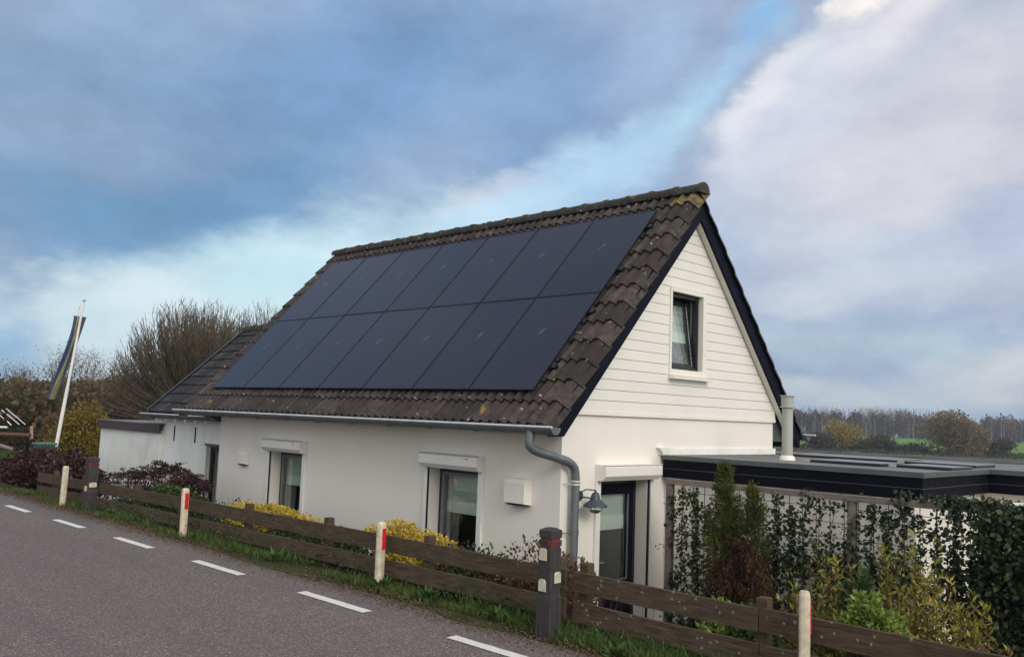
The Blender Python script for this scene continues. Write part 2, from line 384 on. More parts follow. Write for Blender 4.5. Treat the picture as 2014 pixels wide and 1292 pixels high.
def woodmat(name, c1, c2, lich=0.1, green=0.3, axis=(9, 0.8, 9)):
    m, t, b = newmat(name); p = wpos(t)
    g = t.noise(t.vmath('MULTIPLY', p, axis), 7, 6, 0.65, 0.4)
    oi = t.node('ShaderNodeObjectInfo').outputs['Random']
    c = t.ramp(g, [(0.3, c1), (0.7, c2)])
    c = t.mix(t.math('MULTIPLY', oi, 0.3), c, c1)
    c = t.mix(t.maprange(t.noise(p, 3.1, 6, 0.7), 0.48, 0.72, 0, green), c, (0.055, 0.058, 0.025, 1))
    c = t.mix(t.maprange(t.noise(p, 24, 5, 0.7), 0.55, 0.8, 0, 0.6), c, (0.02, 0.015, 0.012, 1))
    vo = t.node('ShaderNodeTexVoronoi'); vo.inputs['Scale'].default_value = 22; t.put(vo.inputs['Vector'], t.vmath('ADD', p, t.vmath('MULTIPLY', t.noise(p, 50, 3, col=True), (0.03, 0.03, 0.03))))
    sepc = t.node('ShaderNodeSeparateColor'); t.l.new(vo.outputs['Color'], sepc.inputs[0])
    spot = t.math('MULTIPLY', t.maprange(vo.outputs['Distance'], 0.14, 0.28, 1, 0), t.maprange(sepc.outputs[0], 1-lich, 1.01-lich))
    c = t.mix(spot, c, (0.22, 0.21, 0.17, 1))
    t.put(b.inputs['Base Color'], c); b.inputs['Roughness'].default_value = 0.9; b.inputs['Specular IOR Level'].default_value = 0.2
    bump(t, b, g, 0.6, 0.006); return m
M['fence'] = woodmat('weathered_fence_wood', (0.036, 0.025, 0.017, 1), (0.150, 0.108, 0.070, 1), 0.015, 0.7)
M['fence2'] = woodmat('lichened_fence_wood', (0.036, 0.024, 0.018, 1), (0.145, 0.100, 0.068, 1), 0.11, 0.45)
M['trelliswood'] = woodmat('grey_trellis_wood', (0.14, 0.115, 0.10, 1), (0.27, 0.235, 0.21, 1), 0.02, 0.1)
M['dikepost'] = woodmat('dark_dike_post', (0.032, 0.028, 0.030, 1), (0.085, 0.075, 0.078, 1), 0.05, 0.1, (8, 8, 0.8))
M['redband'] = simple('worn_red_paint', (0.13, 0.024, 0.024), 0.6, var=0.45, scale=40)
M['greenblack'] = simple('black_green_paint', (0.016, 0.03, 0.022), 0.5, var=0.4, scale=30)
M['plaque'] = simple('cream_plaque', (0.56, 0.52, 0.38), 0.5, var=0.25, scale=30)
M['reflpost'] = simple('cream_marker_post', (0.56, 0.49, 0.36), 0.6, var=0.28, scale=14, bmp=0.2)
M['red'] = simple('red_reflector', (0.60, 0.016, 0.024), 0.3, var=0.15, scale=50)

def leafmat(name, stops, rough=0.55, trans=0.25):
    m, t, b = newmat(name)
    r = t.node('ShaderNodeNewGeometry').outputs['Random Per Island']
    n = t.noise(wpos(t), 2.5, 4)
    f = t.math('ADD', t.math('MULTIPLY', r, 0.75), t.math('MULTIPLY', t.math('SUBTRACT', n, 0.35), 0.9), clamp=True)
    c = t.ramp(f, [(i/(len(stops)-1), (*s, 1)) for i, s in enumerate(stops)])
    t.put(b.inputs['Base Color'], c); b.inputs['Roughness'].default_value = rough; b.inputs['Specular IOR Level'].default_value = 0.3
    tl = t.node('ShaderNodeBsdfTranslucent'); t.put(tl.inputs[0], c)
    mx = t.node('ShaderNodeMixShader'); mx.inputs[0].default_value = trans
    out = t.n['Material Output']
    t.l.new(b.outputs[0], mx.inputs[1]); t.l.new(tl.outputs[0], mx.inputs[2]); t.l.new(mx.outputs[0], out.inputs[0])
    return m
L = {}
L['ivy'] = leafmat('ivy_leaf', [(0.010, 0.017, 0.011), (0.018, 0.032, 0.017), (0.032, 0.056, 0.025), (0.065, 0.095, 0.042), (0.10, 0.085, 0.04)], 0.5)
L['grass'] = leafmat('grass_blade', [(0.030, 0.034, 0.012), (0.048, 0.075, 0.016), (0.075, 0.125, 0.024), (0.12, 0.165, 0.04), (0.17, 0.135, 0.07)], 0.6)
L['weed'] = leafmat('weed_leaf', [(0.035, 0.075, 0.016), (0.055, 0.115, 0.024), (0.09, 0.16, 0.035)], 0.55)
L['yellow'] = leafmat('euonymus_leaf', [(0.20, 0.19, 0.035), (0.46, 0.33, 0.045), (0.66, 0.48, 0.08), (0.74, 0.60, 0.18)], 0.5)
L['darkhedge'] = leafmat('dark_cover_leaf', [(0.010, 0.016, 0.009), (0.022, 0.034, 0.016), (0.04, 0.055, 0.022), (0.09, 0.075, 0.03)], 0.5)
L['purple'] = leafmat('purple_leaf', [(0.016, 0.007, 0.009), (0.035, 0.013, 0.015), (0.065, 0.026, 0.026), (0.15, 0.085, 0.08)], 0.45)
L['autumn'] = leafmat('autumn_leaf', [(0.06, 0.058, 0.014), (0.15, 0.12, 0.022), (0.27, 0.19, 0.03), (0.16, 0.07, 0.024)], 0.6)
L['thicket'] = leafmat('thicket_leaf', [(0.045, 0.045, 0.027), (0.085, 0.070, 0.040), (0.14, 0.092, 0.050), (0.12, 0.10, 0.045)], 0.8)
L['rust'] = leafmat('rust_leaf', [(0.08, 0.045, 0.028), (0.15, 0.080, 0.042), (0.22, 0.125, 0.06)], 0.8)
L['olive'] = leafmat('olive_leaf', [(0.06, 0.062, 0.025), (0.115, 0.10, 0.034), (0.17, 0.135, 0.045)], 0.8)
L['thuja'] = leafmat('conifer_green', [(0.022, 0.036, 0.010), (0.05, 0.065, 0.014), (0.10, 0.11, 0.022), (0.17, 0.17, 0.035)], 0.7)
L['thujabrown'] = leafmat('conifer_brown', [(0.030, 0.014, 0.009), (0.065, 0.028, 0.017), (0.12, 0.055, 0.028), (0.10, 0.09, 0.035)], 0.8)
L['laurel'] = leafmat('laurel_leaf', [(0.05, 0.07, 0.016), (0.16, 0.165, 0.03), (0.30, 0.27, 0.045), (0.50, 0.36, 0.10)], 0.45)
L['redstem'] = leafmat('reddish_dry', [(0.05, 0.022, 0.016), (0.10, 0.045, 0.03), (0.19, 0.10, 0.05)], 0.8)
L['lime'] = leafmat('lime_leaf', [(0.09, 0.15, 0.03), (0.20, 0.28, 0.05), (0.42, 0.44, 0.13)], 0.5)
L['green'] = leafmat('mid_green_leaf', [(0.032, 0.055, 0.018), (0.06, 0.10, 0.028), (0.12, 0.17, 0.05)], 0.5)
L['farwood'] = leafmat('far_wood', [(0.030, 0.026, 0.024), (0.07, 0.045, 0.035), (0.125, 0.075, 0.05), (0.06, 0.06, 0.04)], 0.9)
L['farred'] = leafmat('far_red', [(0.075, 0.035, 0.028), (0.13, 0.055, 0.038), (0.19, 0.085, 0.05)], 0.9)
L['farbush'] = leafmat('far_bush', [(0.04, 0.042, 0.03), (0.07, 0.066, 0.046), (0.10, 0.085, 0.055)], 0.9)
L['faryellow'] = leafmat('far_yellow', [(0.20, 0.15, 0.04), (0.30, 0.23, 0.06), (0.40, 0.31, 0.09)], 0.9)
L['fartan'] = leafmat('far_tan', [(0.10, 0.085, 0.045), (0.19, 0.145, 0.08), (0.34, 0.26, 0.15)], 0.9)
L['litter'] = leafmat('fallen_leaf', [(0.06, 0.035, 0.02), (0.13, 0.08, 0.04), (0.22, 0.15, 0.08)], 0.8)

def rand_unit(n):
    v = rng.normal(size=(n, 3)); return v/np.linalg.norm(v, axis=1)[:, None]
def leaves(name, pts, size, mat, parent=None, aspect=0.5, dirs=None, jit=0.6, sizevar=0.4, fold=0.25, droop=0.0, nrm=None):
    """many small folded leaf faces (two triangles each) as one mesh"""
    pts = np.asarray(pts, float); n = len(pts)
    ax = rand_unit(n)
    if dirs is not None:
        ax = np.asarray(dirs, float) + ax*jit; ax /= np.linalg.norm(ax, axis=1)[:, None]
    ax[:, 2] -= droop; ax /= np.linalg.norm(ax, axis=1)[:, None]
    r2 = rand_unit(n) if nrm is None else np.asarray(nrm) + rand_unit(n)*0.5
    sd = np.cross(ax, r2); sd /= (np.linalg.norm(sd, axis=1)[:, None]+1e-9)
    nn = np.cross(ax, sd)
    s = size*(1 + sizevar*rng.uniform(-1, 1, n)); s = s[:, None]
    w = s*aspect
    a = pts; tip = pts + ax*s; mid = pts + ax*s*0.45
    l = mid + sd*w*0.5 + nn*w*fold; r_ = mid - sd*w*0.5 + nn*w*fold
    V = np.empty((n, 4, 3)); V[:, 0] = a; V[:, 1] = l; V[:, 2] = tip; V[:, 3] = r_
    off = np.array(WLOC.get(parent.name, (0, 0, 0))) if parent is not None else np.zeros(3)
    V = V.reshape(-1, 3) - off
    idx = np.arange(n)*4
    F = np.stack([idx, idx+1, idx+2, idx, idx+2, idx+3], 1).reshape(-1)
    return rawmesh(name, V, F, mat, parent)
def rawmesh(name, V, F, mat, parent=None):
    me = bpy.data.meshes.new(name); nt = len(F)//3
    me.vertices.add(len(V)); me.vertices.foreach_set('co', V.astype(np.float32).ravel())
    me.loops.add(len(F)); me.loops.foreach_set('vertex_index', F.astype(np.int32))
    me.polygons.add(nt); me.polygons.foreach_set('loop_start', np.arange(nt, dtype=np.int32)*3)
    me.polygons.foreach_set('loop_total', np.full(nt, 3, np.int32))
    me.update(calc_edges=True); me.validate()
    return obj(name, me, mat, parent)
def sticks(name, segs, mat, parent=None, nside=3):
    """segs: list of (p0, p1, r0, r1): thin tapered twigs as one mesh"""
    A = np.array([s[0] for s in segs], float); B = np.array([s[1] for s in segs], float)
    r0 = np.array([s[2] for s in segs])[:, None]; r1 = np.array([s[3] for s in segs])[:, None]
    d = B-A; d /= (np.linalg.norm(d, axis=1)[:, None]+1e-9)
    u = np.cross(d, [0.3, 0.5, 0.81]); u /= (np.linalg.norm(u, axis=1)[:, None]+1e-9); w = np.cross(d, u)
    n = len(segs); V = np.empty((n, 2*nside, 3))
    for k in range(nside):
        a = 2*pi*k/nside; o = u*math.cos(a)+w*math.sin(a)
        V[:, k] = A + o*r0; V[:, nside+k] = B + o*r1
    off = np.array(WLOC.get(parent.name, (0, 0, 0))) if parent is not None else np.zeros(3)
    V = V.reshape(-1, 3) - off
    base = (np.arange(n)*2*nside)[:, None]; tri = []
    for k in range(nside):
        k2 = (k+1) % nside; tri += [k, k2, nside+k2, k, nside+k2, nside+k]
    F = (base + np.array(tri)[None]).reshape(-1)
    return rawmesh(name, V, F, mat, parent)
def grow(p, d, length, rad, depth, segs, tips, spread=0.45, up=0.25, kids=3, shrink=0.72, wig=0.15):
    p = Vector(p); d = Vector(d).normalized(); n = 3
    for i in range(n):
        q = p + d*(length/n)
        segs.append((tuple(p), tuple(q), rad*(1-i*0.22), rad*(1-(i+1)*0.22)))
        p = q; d = (d + Vector((rnd.gauss(0, wig), rnd.gauss(0, wig), rnd.gauss(0, wig)+up*0.3))).normalized()
        if depth > 0 and i < n-1 and rnd.random() < 0.7:
            e = (d + Vector((rnd.gauss(0, spread), rnd.gauss(0, spread), rnd.gauss(0, spread*0.6)+up))).normalized()
            grow(p, e, length*shrink*0.8, rad*0.5, depth-1, segs, tips, spread, up, kids, shrink, wig)
    if depth > 0:
        for k in range(kids):
            e = (d + Vector((rnd.gauss(0, spread), rnd.gauss(0, spread), rnd.gauss(0, spread*0.6)+up))).normalized()
            grow(p, e, length*shrink, rad*0.55, depth-1, segs, tips, spread, up, kids, shrink, wig)
    else: tips.append(tuple(p))
def blobpts(n, c, rad, lobes=9, shell=0.55, seed=None):
    """points filling an uneven crown made of overlapping lobes"""
    c = np.array(c, float); rad = np.array(rad, float); out = []
    lc = rand_unit(lobes)*rng.uniform(0.25, 0.72, (lobes, 1)); lr = rng.uniform(0.32, 0.6, lobes)
    per = n//lobes+1
    for i in range(lobes):
        v = rand_unit(per)*(rng.uniform(shell, 1.0, (per, 1)))**0.7*lr[i] + lc[i]
        out.append(v)
    P = np.concatenate(out)[:n]
    return c + P*rad

# ------------------------------------------------------------------ ground, road
def hgt(x, y):
    def ss(a, b, t): t = max(0, min(1, (t-a)/(b-a))); return t*t*(3-2*t)
    near = -1.15*ss(5.5, 7.1, x)
    if y > 16: near *= 1 - 0.75*ss(16.5, 22, y)
    z = near - 1.8*ss(32, 60, math.hypot(x, y)-0)*(1 if x > 6 else 0.0)
    if x < -5: z = -1.2*ss(-5, -9, x) - 1.8*ss(-30, -60, x) if False else -1.2*ss(5, 9, -x) - 1.7*ss(25, 60, -x)
    if x > 5: z += 0.03*mnoise.noise(Vector((x*0.9, y*0.9, 0)))
    return z
xs = sorted(set([-300, -120, -60, -40, -25, -12, -9, -7, -6, -5, -4.2, 0, 3, 4.7] + [4.9+0.12*i for i in range(24)] + [8+i*1.0 for i in range(12)] + [22, 26, 30, 34, 38, 43, 50, 60, 80, 120, 200, 320, 460, 600]))
ys = sorted(set([-300, -120, -60, -30, -15, -8, -5, -3] + [-2+0.5*i for i in range(56)] + [27, 30, 34, 38, 43, 50, 60, 80, 120, 200, 320, 460, 600]))
V = []; F = []
for y in ys:
    for x in xs: V.append((x, y, hgt(x, y) - 0.008))
nx = len(xs)
for j in range(len(ys)-1):
    for i in range(nx-1): F.append((j*nx+i, j*nx+i+1, (j+1)*nx+i+1, (j+1)*nx+i))
me = bpy.data.meshes.new('ground'); me.from_pydata(V, [], F)
for p in me.polygons: p.use_smooth = True
g = obj('ground', me, M['ground']); tag(g, 'grassy dike slope, garden soil and flat polder land', kind='structure')
# road sheet with a ragged edge
V = []; F = []; n = 520
for i in range(n+1):
    y = -25 + i*(75/n)
    bend = -0.02*max(0, y-19)**2*0.25
    e = 5.03 + 0.05*mnoise.noise(Vector((y*1.3, 0, 0))) + 0.03*mnoise.noise(Vector((y*6, 3, 0))) - 0.012*max(0, 6-y) + bend
    V += [(-4.2+bend, y, 0.0), (3.5+bend, y, 0.0), (e, y, -0.002)]
for i in range(n):
    a = i*3; F += [(a, a+1, a+4, a+3), (a+1, a+2, a+5, a+4)]
me = bpy.data.meshes.new('road'); me.from_pydata(V, [], F)
tag(obj('road', me, M['asphalt']), 'reddish grey asphalt dike road', kind='structure')
# painted dashes: one thing, each dash a part
mk = bpy.data.objects.new('road_marking', None); COL.objects.link(mk); WLOC[mk.name] = (0, 0, 0)
tag(mk, 'dashed white edge line painted on the asphalt road', kind='structure')
for k in range(-2, 11):
    y0 = 4.02 + k*2.02; x0 = 4.57 - 0.012*max(0, y0-5) + (-0.005*max(0, y0-19)**2)
    mb = MB(); P = []
    for j in range(9):
        yy = y0 + 1.0*j/8; P.append((x0-0.05+rnd.uniform(-.003, .003), yy))
    Q = [(x0+0.052+rnd.uniform(-.003, .003), y0 + 1.0*j/8) for j in range(9)]
    vs = [(p[0], p[1], 0.004) for p in P] + [(q[0], q[1], 0.004) for q in Q]
    mb.add(vs, [(j, j+9, j+10, j+1) for j in range(8)])
    mb.build('dash', M['paint'], mk)

hm = bpy.data.materials.new('haze_air'); hm.use_nodes = True; ht_ = NT(hm.node_tree); ht_.n.clear()
ho = ht_.node('ShaderNodeOutputMaterial'); hv = ht_.node('ShaderNodeVolumePrincipled'); hv.inputs['Color'].default_value = (0.80, 0.88, 1.0, 1); hv.inputs['Density'].default_value = 0.00045; hv.inputs['Anisotropy'].default_value = 0.2
ht_.l.new(hv.outputs[0], ho.inputs['Volume'])
hz = MB().box(-310, 610, -310, 610, -4.2, 24).build('haze', hm); tag(hz, 'thin bluish air haze over the polder', kind='stuff')
# ------------------------------------------------------------------ main house
house = thg('white_house', 'white rendered house with steep dark tiled roof, black solar panels and cream boarded gable', 'house', (7.36, 6.42, -1.15))
GX, GZ = 9.83, 4.68              # ridge line
TAN = 1.0875; ALP = math.atan(TAN)
YB, YE = 6.27, 14.65
def zroof(x): return GZ - TAN*abs(x-GX)
def perforated(mb, us, vs, holes, mk):
    """wall of cells with openings; mk(u0,u1,v0,v1) adds the solid"""
    for i in range(len(us)-1):
        for j in range(len(vs)-1):
            cu, cv = (us[i]+us[i+1])/2, (vs[j]+vs[j+1])/2
            if any(h[0] < cu < h[1] and h[2] < cv < h[3] for h in holes): continue
            mk(us[i], us[i+1], vs[j], vs[j+1])
w = MB(); holes = [(7.70, 8.61, -0.15, 0.98), (11.51, 12.42, -0.15, 0.98)]
perforated(w, [6.42, 7.70, 8.61, 11.51, 12.42, 14.12], [-1.4, -0.15, 0.98, 1.70], holes, lambda a, b, c, d: w.box(7.36, 7.66, a, b, c, d))
dh = [(8.03, 8.96, -1.15, 0.95)]
perforated(w, [7.66, 8.03, 8.96, 12.07], [-1.4, -1.15, 0.95, 1.70], dh, lambda a, b, c, d: w.box(a, b, 6.42, 6.72, c, d))
w.box(11.77, 12.07, 6.72, 14.12, -1.4, 1.70); w.box(7.66, 11.77, 13.82, 14.12, -1.4, 1.70); w.prism([(7.5, 1.70), (12.1, 1.70), (GX, 4.2)], 'y', 13.82, 14.12)
# gable core behind the boards, in horizontal slices with the window hole
zs = [1.70, 2.32, 3.31, 4.24]
def xl(z): return GX - (GZ-0.38-z)/TAN
def xr(z): return GX + (GZ-0.38-z)/TAN
for a, b in zip(zs[:-1], zs[1:]):
    if a == 2.32:
        w.prism([(xl(a), a), (9.36, a), (9.36, b), (xl(b), b)], 'y', 6.45, 6.70)
        w.prism([(10.08, a), (xr(a), a), (xr(b), b), (10.08, b)], 'y', 6.45, 6.70)
    else: w.prism([(max(xl(a), 7.4), a), (min(xr(a), 12.4), a), (xr(b), b), (xl(b), b)], 'y', 6.45, 6.70)
w.build('wall', M['plaster'], house)
MB().box(7.70, 11.7, 9.55, 9.6, -1.4, 1.65).build('inner_dark_box', M['interior'], house)  # dark box added to keep the rooms behind the glass black
b = MB(); b.box(8.4, 8.45, 6.75, 13.8, -1.4, 1.65); b.box(7.67, 11.7, 6.95, 9.5, -1.38, -1.36); b.build('room_dark_boxes', M['interior'], house)  # more added dark boxes, room shade as flat colour
# cream boards of the gable, each cut round the window
ph = 0.1315; z = 1.74; k = 0; ph = 0.125
while z < 4.22:
    z1 = min(z+ph, 4.28); g_ = 0.0045
    za, zb = z+g_, z1
    def plank(pts):
        zc = (za+zb)/2
        m = MB(); lo = [p for p in pts]
        m.prism(pts, 'y', 6.392, 6.418); m.build('plank', M['siding'], house, bevel=0.004)
    L0, L1, R0, R1 = xl(za), xl(zb), xr(za), xr(zb)
    R0 = min(R0, 12.09+ (0.0)); R1 = min(R1, 12.09)
    L0 = max(L0, 7.36)
    if zb > 2.25 and za < 3.36:
        plank([(L0, za), (9.335, za), (9.335, zb), (L1, zb)])
        plank([(10.165, za), (R0, za), (R1, zb), (10.165, zb)])
    elif R1 > L1+0.02: plank([(L0, za), (R0, za), (R1, zb), (L1, zb)])
    z = z1; k += 1
MB().box(7.46, 12.09, 6.384, 6.45, 1.695, 1.745).build('siding_trim', M['siding'], house, bevel=0.004)
bk = MB(); X_ = (1.72, 2.32, 3.31, 4.26)
bk.prism([(xl(1.72), 1.72), (xr(1.72), 1.72), (xr(2.32), 2.32), (xl(2.32), 2.32)], 'y', 6.43, 6.448)
bk.prism([(xl(2.32), 2.321), (9.355, 2.321), (9.355, 3.309), (xl(3.31), 3.309)], 'y', 6.43, 6.448)
bk.prism([(10.085, 2.321), (xr(2.32), 2.321), (xr(3.31), 3.309), (10.085, 3.309)], 'y', 6.43, 6.448)
bk.prism([(xl(3.31), 3.31), (xr(3.31), 3.31), (xr(4.26), 4.26), (xl(4.26), 4.26)], 'y', 6.43, 6.448)
bk.build('siding_backing', M['groove'], house)
MB().box(12.0, 12.088, 6.393, 6.42, 1.695, 2.2).build('corner_trim', M['siding'], house)
# roof deck, soffits, barge boards
d = MB()
d.prism([(7.03, zroof(7.03)-0.03), (GX, GZ-0.03), (GX, GZ-0.14), (7.03, zroof(7.03)-0.13)], 'y', YB+0.04, YE-0.05)
d.prism([(GX, GZ-0.04), (12.72, zroof(12.72)-0.04), (12.72, zroof(12.72)-0.2), (GX, GZ-0.2)], 'y', YB+0.04, YE-0.05)
d.build('roof_deck', M['black2'], house)
s_ = MB()
s_.prism([(7.05, zroof(7.05)-0.205), (GX, GZ-0.205), (GX, GZ-0.37), (7.20, zroof(7.20)-0.37)], 'y', YB+0.031, 6.391)
s_.prism([(GX, GZ-0.205), (12.55, zroof(12.55)-0.205), (12.40, zroof(12.40)-0.37), (GX, GZ-0.37)], 'y', YB+0.031, 6.391)
s_.build('soffit', M['cream'], house)
for sgn in (-1, 1):
    def X(x): return GX + sgn*(x-GX)*-1 if sgn == 1 else x
    m = MB(); xe = 6.99
    def XX(x): return x if sgn == -1 else 2*GX-x
    pts = [(XX(xe), zroof(xe)-0.04), (XX(GX), GZ-0.04), (XX(GX), GZ-0.385), (XX(7.215), zroof(7.215)-0.385), (XX(xe), zroof(7.215)-0.385)]
    if sgn == 1: pts = [(XX(xe), zroof(xe)-0.04), (GX+0.001, GZ-0.04), (GX+0.001, GZ-0.385), (XX(7.215), zroof(7.215)-0.385), (XX(xe), zroof(7.215)-0.385)]
    m.prism(pts, 'y', YB-0.005, YB+0.03); m.build('barge_board', M['navy'], house, bevel=0.003)
    m2 = None and MB().prism([(XX(xe), zroof(xe)+0.0), (XX(GX-0.02), GZ+0.0-0.02*TAN), (XX(GX-0.02), GZ-0.035-0.02*TAN), (XX(xe), zroof(xe)-0.035)], 'y', YB-0.02, YB+0.05)
e = MB(); e.box(7.0, 7.36, 6.44, 14.6, 1.47, 1.49); e.box(7.0, 7.025, 6.31, 14.6, 1.47, 1.58); e.build('eaves_board', M['cream'], house)
e = MB(); e.box(12.07, 12.62, 6.45, 14.1, 1.42, 1.45); e.prism([(12.07, 1.45), (12.62, 1.45), (12.62, 1.62), (12.07, 1.75)], 'y', 6.45, 6.47); e.build('eaves_box', M['greytrim'], house)
# tiles
TW, GA = 0.2986, 0.331
def tile_mesh(name, flange=0, length=0.375):
    prof = []
    def pn(u):
        t = (u % (TW/2))/(TW/2)
        return 0.050*max(0, math.sin(pi*min(1, t/0.70)))**0.85 if t < 0.70 else 0.0
    us = [TW*i/12 for i in range(13)]
    prof = [(u, pn(u + 0.012)) for u in us]
    if flange: prof = [(-0.098, -0.100), (-0.096, -0.092), (-0.014, 0.046), (-0.013, 0.0462)] + [(0.012, 0.047), (0.040, 0.040)] + [(u, pn(u+0.012)) for u in us[2:]]
    V = []; n = len(prof)
    for (v, lift) in ((0.0, 0.036), (length, 0.0)):
        for u, h in prof: V.append((u, v, h+lift))
    for u, h in prof: V.append((u, 0.004, h+lift*0+0.004))
    F = [(i, i+1, n+i+1, n+i) for i in range(n-1)] + [(2*n+i, 2*n+i+1, i+1, i) for i in range(n-1)]
    me = bpy.data.meshes.new(name); me.from_pydata(V, [], F)
    for p in me.polygons: p.use_smooth = True
    me.set_sharp_from_angle(angle=math.radians(40))
    return me
tm, tv = tile_mesh('roof_tile'), tile_mesh('verge_tile', 1)
tm.materials.append(M['tile']); tv.materials.append(M['tile'])
offH = Vector(WLOC[house.name])
def roofmat(x0, z0, y, v, side=-1, tan=TAN, extra=0.0, n0=0.0):
    a = math.atan(tan); ca, sa_ = math.cos(a), math.sin(a)
    U = Vector((0, 1, 0)); Vv = Vector((ca, 0, sa_)); N = Vector((-sa_, 0, ca))
    if side == 1: Vv = Vector((-ca, 0, sa_)); N = Vector((sa_, 0, ca))
    m = Matrix((U, Vv, N)).transposed().to_4x4()
    m.translation = Vector((x0, y, z0)) + Vv*v + N*n0
    return m
EX = 6.955; EZ = zroof(EX)
def place(meshd, name, parent, mat4, poff):
    o = bpy.data.objects.new(name, meshd); COL.objects.link(o); o.parent = parent
    mm = mat4.copy(); mm.translation -= poff; o.matrix_local = mm; return o
for r in range(13):
    for c in range(28):
        if 3 <= r <= 9 and 3 <= c <= 25: continue
        y = 6.325 + c*TW
        mt = roofmat(EX, EZ, y + rnd.uniform(-.003, .003), r*GA + rnd.uniform(-.006, .006), n0=rnd.uniform(-0.018, -0.012))
        mt = mt @ Matrix.Rotation(rnd.uniform(-.008, .008), 4, 'Z')
        o = place(tv if c == 0 else tm, 'tile', house, mt, offH)
        if r == 12 and c == 0:
            o.data = tv.copy(); o.data.materials.clear(); o.data.materials.append(M['yellowtile'])
# right slope: verge column one by one, the rest (out of sight) joined
XE = 2*GX-EX
tvr = tile_mesh('verge_tile_right', 1); tvr.materials.append(M['tile'])
for r in range(13):
    place(tvr, 'tile', house, roofmat(XE, EZ, 6.325, r*GA, side=1), offH)
vv = []; ff = []
base = [v.co.copy() for v in tm.vertices]; fb = [tuple(p.vertices) for p in tm.polygons]
for r in range(13):
    for c in range(1, 28):
        mt = roofmat(XE, EZ, 6.325+c*TW, r*GA, side=1); b0 = len(vv)
        vv += [tuple(mt @ q - offH) for q in base]; ff += [tuple(i+b0 for i in f) for f in fb]
me = bpy.data.meshes.new('rear_slope_tiles'); me.from_pydata(vv, [], ff)
tag(obj('rear_slope_tiles', me, M['tile'], house), kind='stuff')
# ridge tiles
def ridge_mesh():
    V = []; F = []; n = 13
    for (y, r) in ((0, 0.122), (0.05, 0.122), (0.055, 0.110), (0.42, 0.100)):
        for k in range(n):
            a = pi*(-0.08 + 1.16*k/(n-1)); V.append((r*math.cos(a), y, r*math.sin(a)*0.95))
    for j in range(3):
        for k in range(n-1): F.append((j*n+k, j*n+k+1, (j+1)*n+k+1, (j+1)*n+k))
    F.append(tuple(range(n))[::-1])
    me = bpy.data.meshes.new('ridge_tile'); me.from_pydata(V, [], F)
    for p in me.polygons: p.use_smooth = True
    me.set_sharp_from_angle(angle=math.radians(40)); me.materials.append(M['ridge']); return me
rm = ridge_mesh(); nr = 21; step = (14.64-6.225)/nr
for i in range(nr):
    mt = Matrix.Translation((GX, 6.225+i*step, GZ+0.005+rnd.uniform(-.006, .006))) @ Matrix.Rotation(rnd.uniform(-.012, .012), 4, 'Z') @ Matrix.Rotation(0.012, 4, 'X')
    place(rm, 'ridge_tile', house, mt, offH)
# gutter + brackets + downpipe
def gutter(mbx, x, z, r, y0, y1, sign=-1, n=10):
    vs = []; 
    for y in (y0, y1):
        for k in range(n+1):
            a = pi + pi*k/n; vs.append((x + r*math.cos(a), y, z + r*math.sin(a)))
        for k in range(n+1):
            a = pi + pi*(n-k)/n; vs.append((x + (r-0.006)*math.cos(a), y, z + (r-0.006)*math.sin(a)))
    m = 2*(n+1)
    mbx.add(vs, [(k, (k+1) % m, m+(k+1) % m, m+k) for k in range(m)] + [tuple(range(m))])
    return mbx
gx, gz, gr = 6.915, 1.545, 0.075
gm = MB(); gutter(gm, gx, gz, gr, 6.12, 14.85)
for yy in (6.12, 14.85): gm.prism([(gx+gr*math.cos(pi+pi*k/10), gz+gr*math.sin(pi+pi*k/10)) for k in range(11)], 'y', yy-0.003, yy+0.003)
gm.build('gutter', M['zinc'], house, smooth=True)
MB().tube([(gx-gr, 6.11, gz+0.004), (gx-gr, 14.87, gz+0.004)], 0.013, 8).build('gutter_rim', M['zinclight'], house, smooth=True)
for i in range(11):
    y = 6.5 + i*0.8; bm_ = MB()
    for k in range(10):
        a0, a1 = pi+pi*k/10, pi+pi*(k+1)/10; r1, r2 = gr+0.002, gr+0.008
        bm_.prism([(gx+r1*math.cos(a0), gz+r1*math.sin(a0)), (gx+r2*math.cos(a0), gz+r2*math.sin(a0)), (gx+r2*math.cos(a1), gz+r2*math.sin(a1)), (gx+r1*math.cos(a1), gz+r1*math.sin(a1))], 'y', y, y+0.028)
    bm_.build('gutter_bracket', M['zinc'], house)
gm = MB(); gutter(gm, 2*GX-gx+0.02, gz-0.02, gr, 6.2, 14.8); gm.build('rear_gutter', M['zinc'], house, smooth=True)
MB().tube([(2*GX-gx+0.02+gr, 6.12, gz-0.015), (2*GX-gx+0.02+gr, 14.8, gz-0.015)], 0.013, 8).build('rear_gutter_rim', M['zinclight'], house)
def bezier(P, n=7):
    out = []
    for i in range(len(P)-2):
        a = (Vector(P[i])+Vector(P[i+1]))/2 if i > 0 else Vector(P[0]); b_ = Vector(P[i+1]); c = (Vector(P[i+1])+Vector(P[i+2]))/2 if i < len(P)-3 else Vector(P[-1])
        for k in range(n+(1 if i == len(P)-3 else 0)):
            t = k/n; out.append(a*(1-t)**2 + b_*2*t*(1-t) + c*t*t)
    return out
path = bezier([(6.90, 6.46, 1.50), (6.88, 6.45, 1.44), (6.87, 6.45, 1.31), (7.16, 6.38, 1.24), (7.47, 6.33, 1.16), (7.505, 6.33, 1.0), (7.505, 6.33, 0.9)], 6)
dp = MB(); dp.tube(path, 0.049, 16); dp.build('downpipe_elbow', M['zinc'], house, smooth=True)
MB().tube([(7.505, 6.33, 0.98), (7.505, 6.33, -1.15)], 0.046, 16).build('downpipe', M['zinc'], house, smooth=True)
